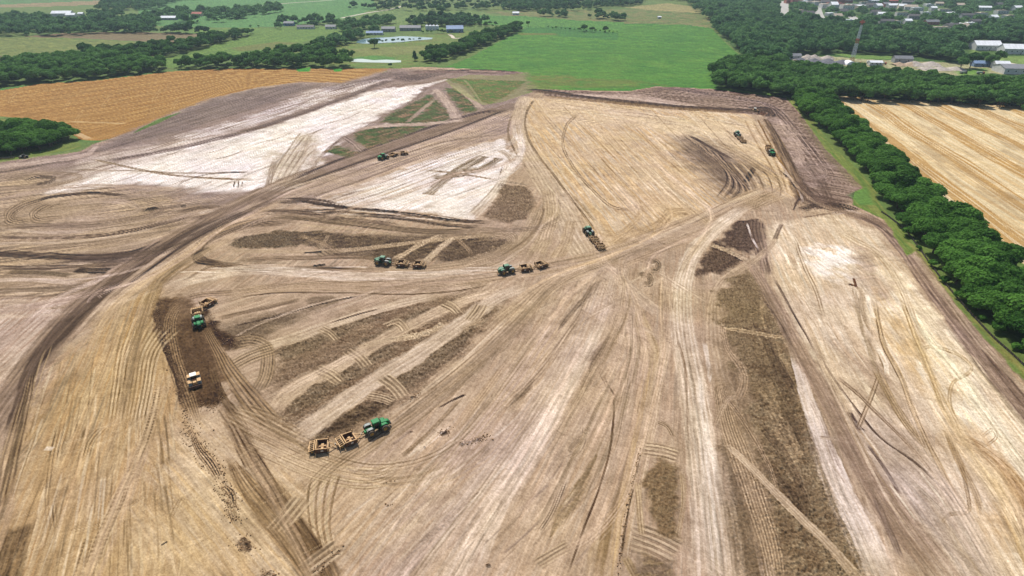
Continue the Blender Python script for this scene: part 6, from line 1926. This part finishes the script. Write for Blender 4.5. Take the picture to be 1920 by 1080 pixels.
for k in range(4):
    g = G(801 + k * 6.4, 56.5)
    b = empty('grain_bin', g)
    MB().cyl((0, 0, 0), (0, 0, 6.2), 2.5, 2.5, 20).build('wall', M_BIN, b)
    MB().cyl((0, 0, 6.2), (0, 0, 7.9), 2.65, .35, 20).cyl((0, 0, 7.9), (0, 0, 8.2), .35, .35, 8).build('roof', M_RF_W, b)
    MB().box(-.4, -2.56, .3, .4, -2.4, 1.9).build('door', M_DOOR, b)
    tag(b, ['leftmost', 'second from the left', 'third from the left', 'rightmost'][k] + ' of the four silver grain bins', 'grain bin', 'grain bins')
# gravel yard
M_GRAV = attr_noise_mat('gravel', (176, 164, 152), (140, 130, 120), .95, sc=.5); M_GRAVD = attr_noise_mat('dark_gravel', (104, 104, 108), (80, 80, 84), .95, sc=.5); M_GRAVB = attr_noise_mat('brown_gravel', (170, 146, 120), (140, 120, 98), .95, sc=.5)


def heap(px, py, w, d, h, mat, label, seed, peaks=3):
    g = G(px, py)
    r = random.Random(seed)
    n, m = 26, 16
    V = []; F = []
    pk = [((k + .5) / peaks * 2 - 1 + r.uniform(-.1, .1), r.uniform(-.1, .1), r.uniform(.75, 1)) for k in range(peaks)]
    for j in range(m):
        for i in range(n):
            u = i / (n - 1) * 2 - 1; v_ = j / (m - 1) * 2 - 1
            z = max(0, max(a[2] * (1 - math.hypot((u - a[0]) * peaks * .72, v_ - a[1])) for a in pk))
            e = 1 + .05 * r.uniform(-1, 1)
            V.append((u * w / 2 * e, v_ * d / 2 * e, h * z * e + (-.2 if z == 0 else 0)))
    for j in range(m - 1):
        for i in range(n - 1): F.append((j * n + i, j * n + i + 1, (j + 1) * n + i + 1, (j + 1) * n + i))
    me = bpy.data.meshes.new('gravel_heap')
    me.from_pydata(V, [], F)
    me.materials.append(mat)
    o = bpy.data.objects.new('gravel_heap', me)
    COL.objects.link(o)
    o.location = (g.x, g.y, 0)
    tag(o, label, 'gravel heap', 'gravel heaps in the yard')


heap(1528, 116, 42, 22, 5, M_GRAVD, 'long dark gravel heap at the left of the yard', 1, 3)
heap(1520, 110, 50, 18, 5, M_GRAV, 'pale gravel heap behind the dark heaps', 5, 4)
heap(1566, 119, 36, 20, 4.5, M_GRAVD, 'second dark gravel heap, nearer the tower', 2, 2)
heap(1730, 122, 34, 22, 5.5, M_GRAV, 'tall pale gravel heap right of the long shed', 3, 2)
heap(1765, 130, 46, 20, 3.5, M_GRAV, 'low pale gravel spread near the right trees', 6, 3)
heap(1697, 122, 26, 18, 4, M_GRAVB, 'brown gravel heap before the long shed', 4, 2)
house(1690, 117, 19, 9, 4.5, M_WALL_G, M_RF_G, 'long open grey roofed shed in the gravel yard', 'shed', 'shed', -.1, nwin=2)
house(1488, 110, 14, 8, 3.5, M_WALL_W, M_RF_G, 'white shed at the left end of the gravel yard', 'shed', 'shed', 0, nwin=2)
g = G(1592, 121)
dm = empty('dome_shelter', g)
pr_ = [(5 * math.cos(math.pi * k / 12), 4 * math.sin(math.pi * k / 12)) for k in range(13)]
MB().prism(pr_, -5, 5).build('cover', M_RF_W, dm)
MB().box(-4.6, -5.3, 0, 4.6, -5.02, .8).box(-.1, -5.3, 0, .1, -5.02, 3.8).build('end_frame', M_WALL_G, dm)
tag(dm, 'white arched shelter at the foot of the red and white tower', 'shelter')
house(1640, 122, 13, 6, 3, M_WALL_W, M_RF_W, 'small white trailer office in the middle of the gravel yard', 'office', 'site_office', -.1, nwin=3)
house(1845, 93, 30, 16, 6, M_WALL_W, M_RF_W, 'long white warehouse behind the trees on the right', 'warehouse', 'warehouse', -.08, nwin=6)
house(1903, 100, 34, 16, 6, M_WALL_W, M_RF_W, 'white warehouse cut by the right edge of the photo', 'warehouse', 'warehouse', -.15, nwin=6)
house(1905, 136, 36, 22, 5.5, M_WALL_W, M_RF_G, 'wide grey roofed warehouse at the right edge', 'warehouse', 'warehouse', -.12, nwin=5, pitch=.12)
house(1874, 128, 14, 10, 4.5, M_WALL_W, M_RF_W, 'white annex left of the grey roofed warehouse', 'shed', 'shed', -.12, nwin=2)
house(1836, 124, 16, 8, 3.4, M_WALL_B, M_RF_B, 'pale blue shed between the trees', 'shed', 'shed', -.1, nwin=3)


def truck(px, py, rz, col, label):
    root = empty('truck', G(px, py), rz)
    MB().box(1.6, -1.1, .6, 3.4, 1.1, 2.5, .15, .1).build('cab', col, root, .06)
    MB().box(-3.6, -1.2, 1.0, 1.4, 1.2, 2.4).build('cargo_bed', M_GREY, root)
    MB().box(3.0, -1.0, 1.6, 3.37, 1.0, 2.2).build('windscreen', M_GLASS, root)
    for x in (2.6, -1.6, -2.7):
        for y in (-1.05, 1.05): MB().cyl((x, y - .15, .5), (x, y + .15, .5), .5, .5, 12).build('wheel', M_TYRE, root)
    tag(root, label, 'truck')


truck(1608, 121, .2, M_RF_R, 'red truck parked beside the white arched shelter')
truck(1627, 119, 1.2, M_RF_W, 'white truck in the gravel yard right of the tower')
truck(1655, 121, -.4, M_RF_R, 'red truck between the gravel heaps and trailer office')
truck(1806, 138, .1, M_RF_D, 'dark truck parked at the right end of the gravel yard')
truck(1838, 139, -.2, M_RF_R, 'red truck near the grey roofed warehouse')
# radio mast, orange and white lattice
M_OR = attr_noise_mat('tower_orange', (168, 92, 74), (140, 84, 70), .6); M_TW = attr_noise_mat('tower_white', (190, 196, 200), (160, 168, 174), .6)
tw = empty('lattice_tower', G(1597, 116))
HT_T = 43.0
for k in range(9):
    z0 = HT_T * k / 9; z1 = HT_T * (k + 1) / 9
    w0 = 1.7 - 1.1 * k / 9; w1 = 1.7 - 1.1 * (k + 1) / 9
    m = MB()
    cs = ((-1, -1), (1, -1), (1, 1), (-1, 1))
    for q in range(4):
        a = cs[q]; b = cs[(q + 1) % 4]
        m.beam((a[0] * w0, a[1] * w0, z0), (a[0] * w1, a[1] * w1, z1), .24)
        m.beam((a[0] * w0, a[1] * w0, z0), (b[0] * w1, b[1] * w1, z1), .11)
        m.beam((b[0] * w0, b[1] * w0, z0), (a[0] * w1, a[1] * w1, z1), .11)
        m.beam((a[0] * w1, a[1] * w1, z1), (b[0] * w1, b[1] * w1, z1), .14)
    m.build('mast_section', M_OR if k in (4, 8, 0) else M_TW, tw)
pf = MB().box(-2.0, -2.0, 40.5, 2.0, 2.0, 40.7)
for a in range(12):
    t = a * math.pi / 6
    pf.box(2.4 * math.cos(t) - .15, 2.4 * math.sin(t) - .15, 40.0, 2.4 * math.cos(t) + .15, 2.4 * math.sin(t) + .15, 42.2)
pf.build('antenna_platform', M_OR, tw)
pf = MB().box(-1.5, -1.5, 23, 1.5, 1.5, 23.2)
for a in range(8):
    t = a * math.pi / 4
    pf.box(1.7 * math.cos(t) - .14, 1.7 * math.sin(t) - .14, 22.4, 1.7 * math.cos(t) + .14, 1.7 * math.sin(t) + .14, 24.4)
pf.build('antenna_platform', M_OR, tw)
tag(tw, 'orange and white lattice communications tower in the gravel yard', 'tower')
# the town
br_ = random.Random(4)
pal = [(M_WALL_W, M_RF_W), (M_BRICK, M_RF_G), (M_WALL_T, M_RF_W), (M_WALL_G, M_RF_D), (M_BRICK, M_RF_R), (M_WALL_W, M_RF_T)]
nm_ = {0: 'white', 1: 'brick red, grey roofed', 2: 'tan, white roofed', 3: 'grey, dark roofed', 4: 'brick, red roofed', 5: 'white, tan roofed'}
town = TOWN_PX
for i, (px, py) in enumerate(town):
    k = br_.randrange(6)
    house(px, py, br_.uniform(12, 24), br_.uniform(12, 22), br_.uniform(5, 10), *pal[k], nm_[k] + ' building in the town centre between the streets', 'building', 'town_building', br_.uniform(-.1, .1), flat=br_.random() < .75, nwin=5, group='buildings of the town centre')
outl = OUTL
for i, (px, py, k) in enumerate(outl):
    house(px, py, br_.uniform(11, 24), br_.uniform(9, 13), br_.uniform(4, 6.5), *pal[k], nm_[k] + ' building among the trees on the edge of town', 'building', 'town_building', br_.uniform(-.3, .3), flat=k in (0, 5) and i % 2 == 0, nwin=4, group='buildings among the trees')

# ------------------------------------------------------------------ loose clods of soil along the cut edges and windrows
cr = np.random.default_rng(77)
CLV, CLF = [], []
off = 0
iv, jf = ICO1
LINES = [([(290, 566), (300, 620), (318, 672), (336, 722), (350, 770)], 14, 420), ([(386, 575), (398, 604), (420, 634), (440, 650)], 12, 300), ([(372, 760), (400, 764), (414, 740)], 10, 160),
         ([(358, 805), (372, 840), (395, 870), (418, 905)], 26, 260), ([(418, 912), (432, 935), (438, 975)], 24, 220), ([(448, 1012), (462, 1025), (456, 1040)], 26, 60), ([(346, 770), (352, 800), (345, 820)], 12, 90),
         ([(770, 750), (786, 742)], 8, 40), ([(822, 818), (842, 806)], 10, 60), ([(860, 832), (920, 820)], 10, 110), ([(724, 902), (740, 900)], 6, 12), ([(722, 948), (736, 946)], 6, 12), ([(700, 806), (720, 784)], 5, 20),
         ([(1494, 350), (1502, 385), (1540, 392), (1600, 398)], 12, 260), ([(1464, 320), (1485, 348), (1500, 382)], 5, 120), ([(590, 1075), (640, 1025)], 12, 60), ([(490, 1072), (520, 1078)], 8, 40),
         ([(1200, 838), (1188, 900), (1170, 990), (1158, 1080)], 5, 130), ([(640, 660), (700, 640)], 3, 20)]
for pts, w, n in LINES:
    P = spline([(*q, 1) for q in pts])[:, :2]
    for _ in range(int(n * .8)):
        t = cr.uniform(0, len(P) - 1.001)
        i = int(t)
        q = P[i] + (P[i + 1] - P[i]) * (t - i) + cr.normal(size=2) * w * .4
        x, y = gxy(q[0], q[1])
        r_ = float(cr.uniform(.07, .19)) * (1 if cr.random() < .94 else 1.7)
        V = iv * r_ * (1 + cr.uniform(-.25, .25, (len(iv), 1)))
        V[:, 2] = V[:, 2] * .7 + r_ * .3
        CLV.append(V + np.array([x, y, 0.05]))
        CLF.append(jf + off)
        off += len(iv)
me = mesh_from('soil_clods', np.concatenate(CLV), np.zeros((0, 4), np.int32), np.concatenate(CLF), None, attr_noise_mat('clod_soil', (150, 118, 84), (104, 78, 52), .95, sc=.6))
o = bpy.data.objects.new('soil_clods', me)
COL.objects.link(o)
tag(o, 'loose brown clods of soil along the fresh cuts and windrows', None, None, 'stuff')

# ------------------------------------------------------------------ haze: one closed box of even, thin air
M_HAZE = bpy.data.materials.new('haze')
M_HAZE.use_nodes = True
hn = M_HAZE.node_tree
hn.nodes.clear()
ho = hn.nodes.new('ShaderNodeOutputMaterial')
hv = hn.nodes.new('ShaderNodeVolumePrincipled')
hv.inputs['Color'].default_value = (.70, .86, 1, 1)
hv.inputs['Density'].default_value = .00008
hv.inputs['Anisotropy'].default_value = .2
hn.links.new(hv.outputs[0], ho.inputs['Volume'])
hz = MB().box(-19000, -900, -3, 19000, 19500, 119).build('haze', M_HAZE)
tag(hz, 'thin bluish summer haze over the whole land', None, None, 'stuff')
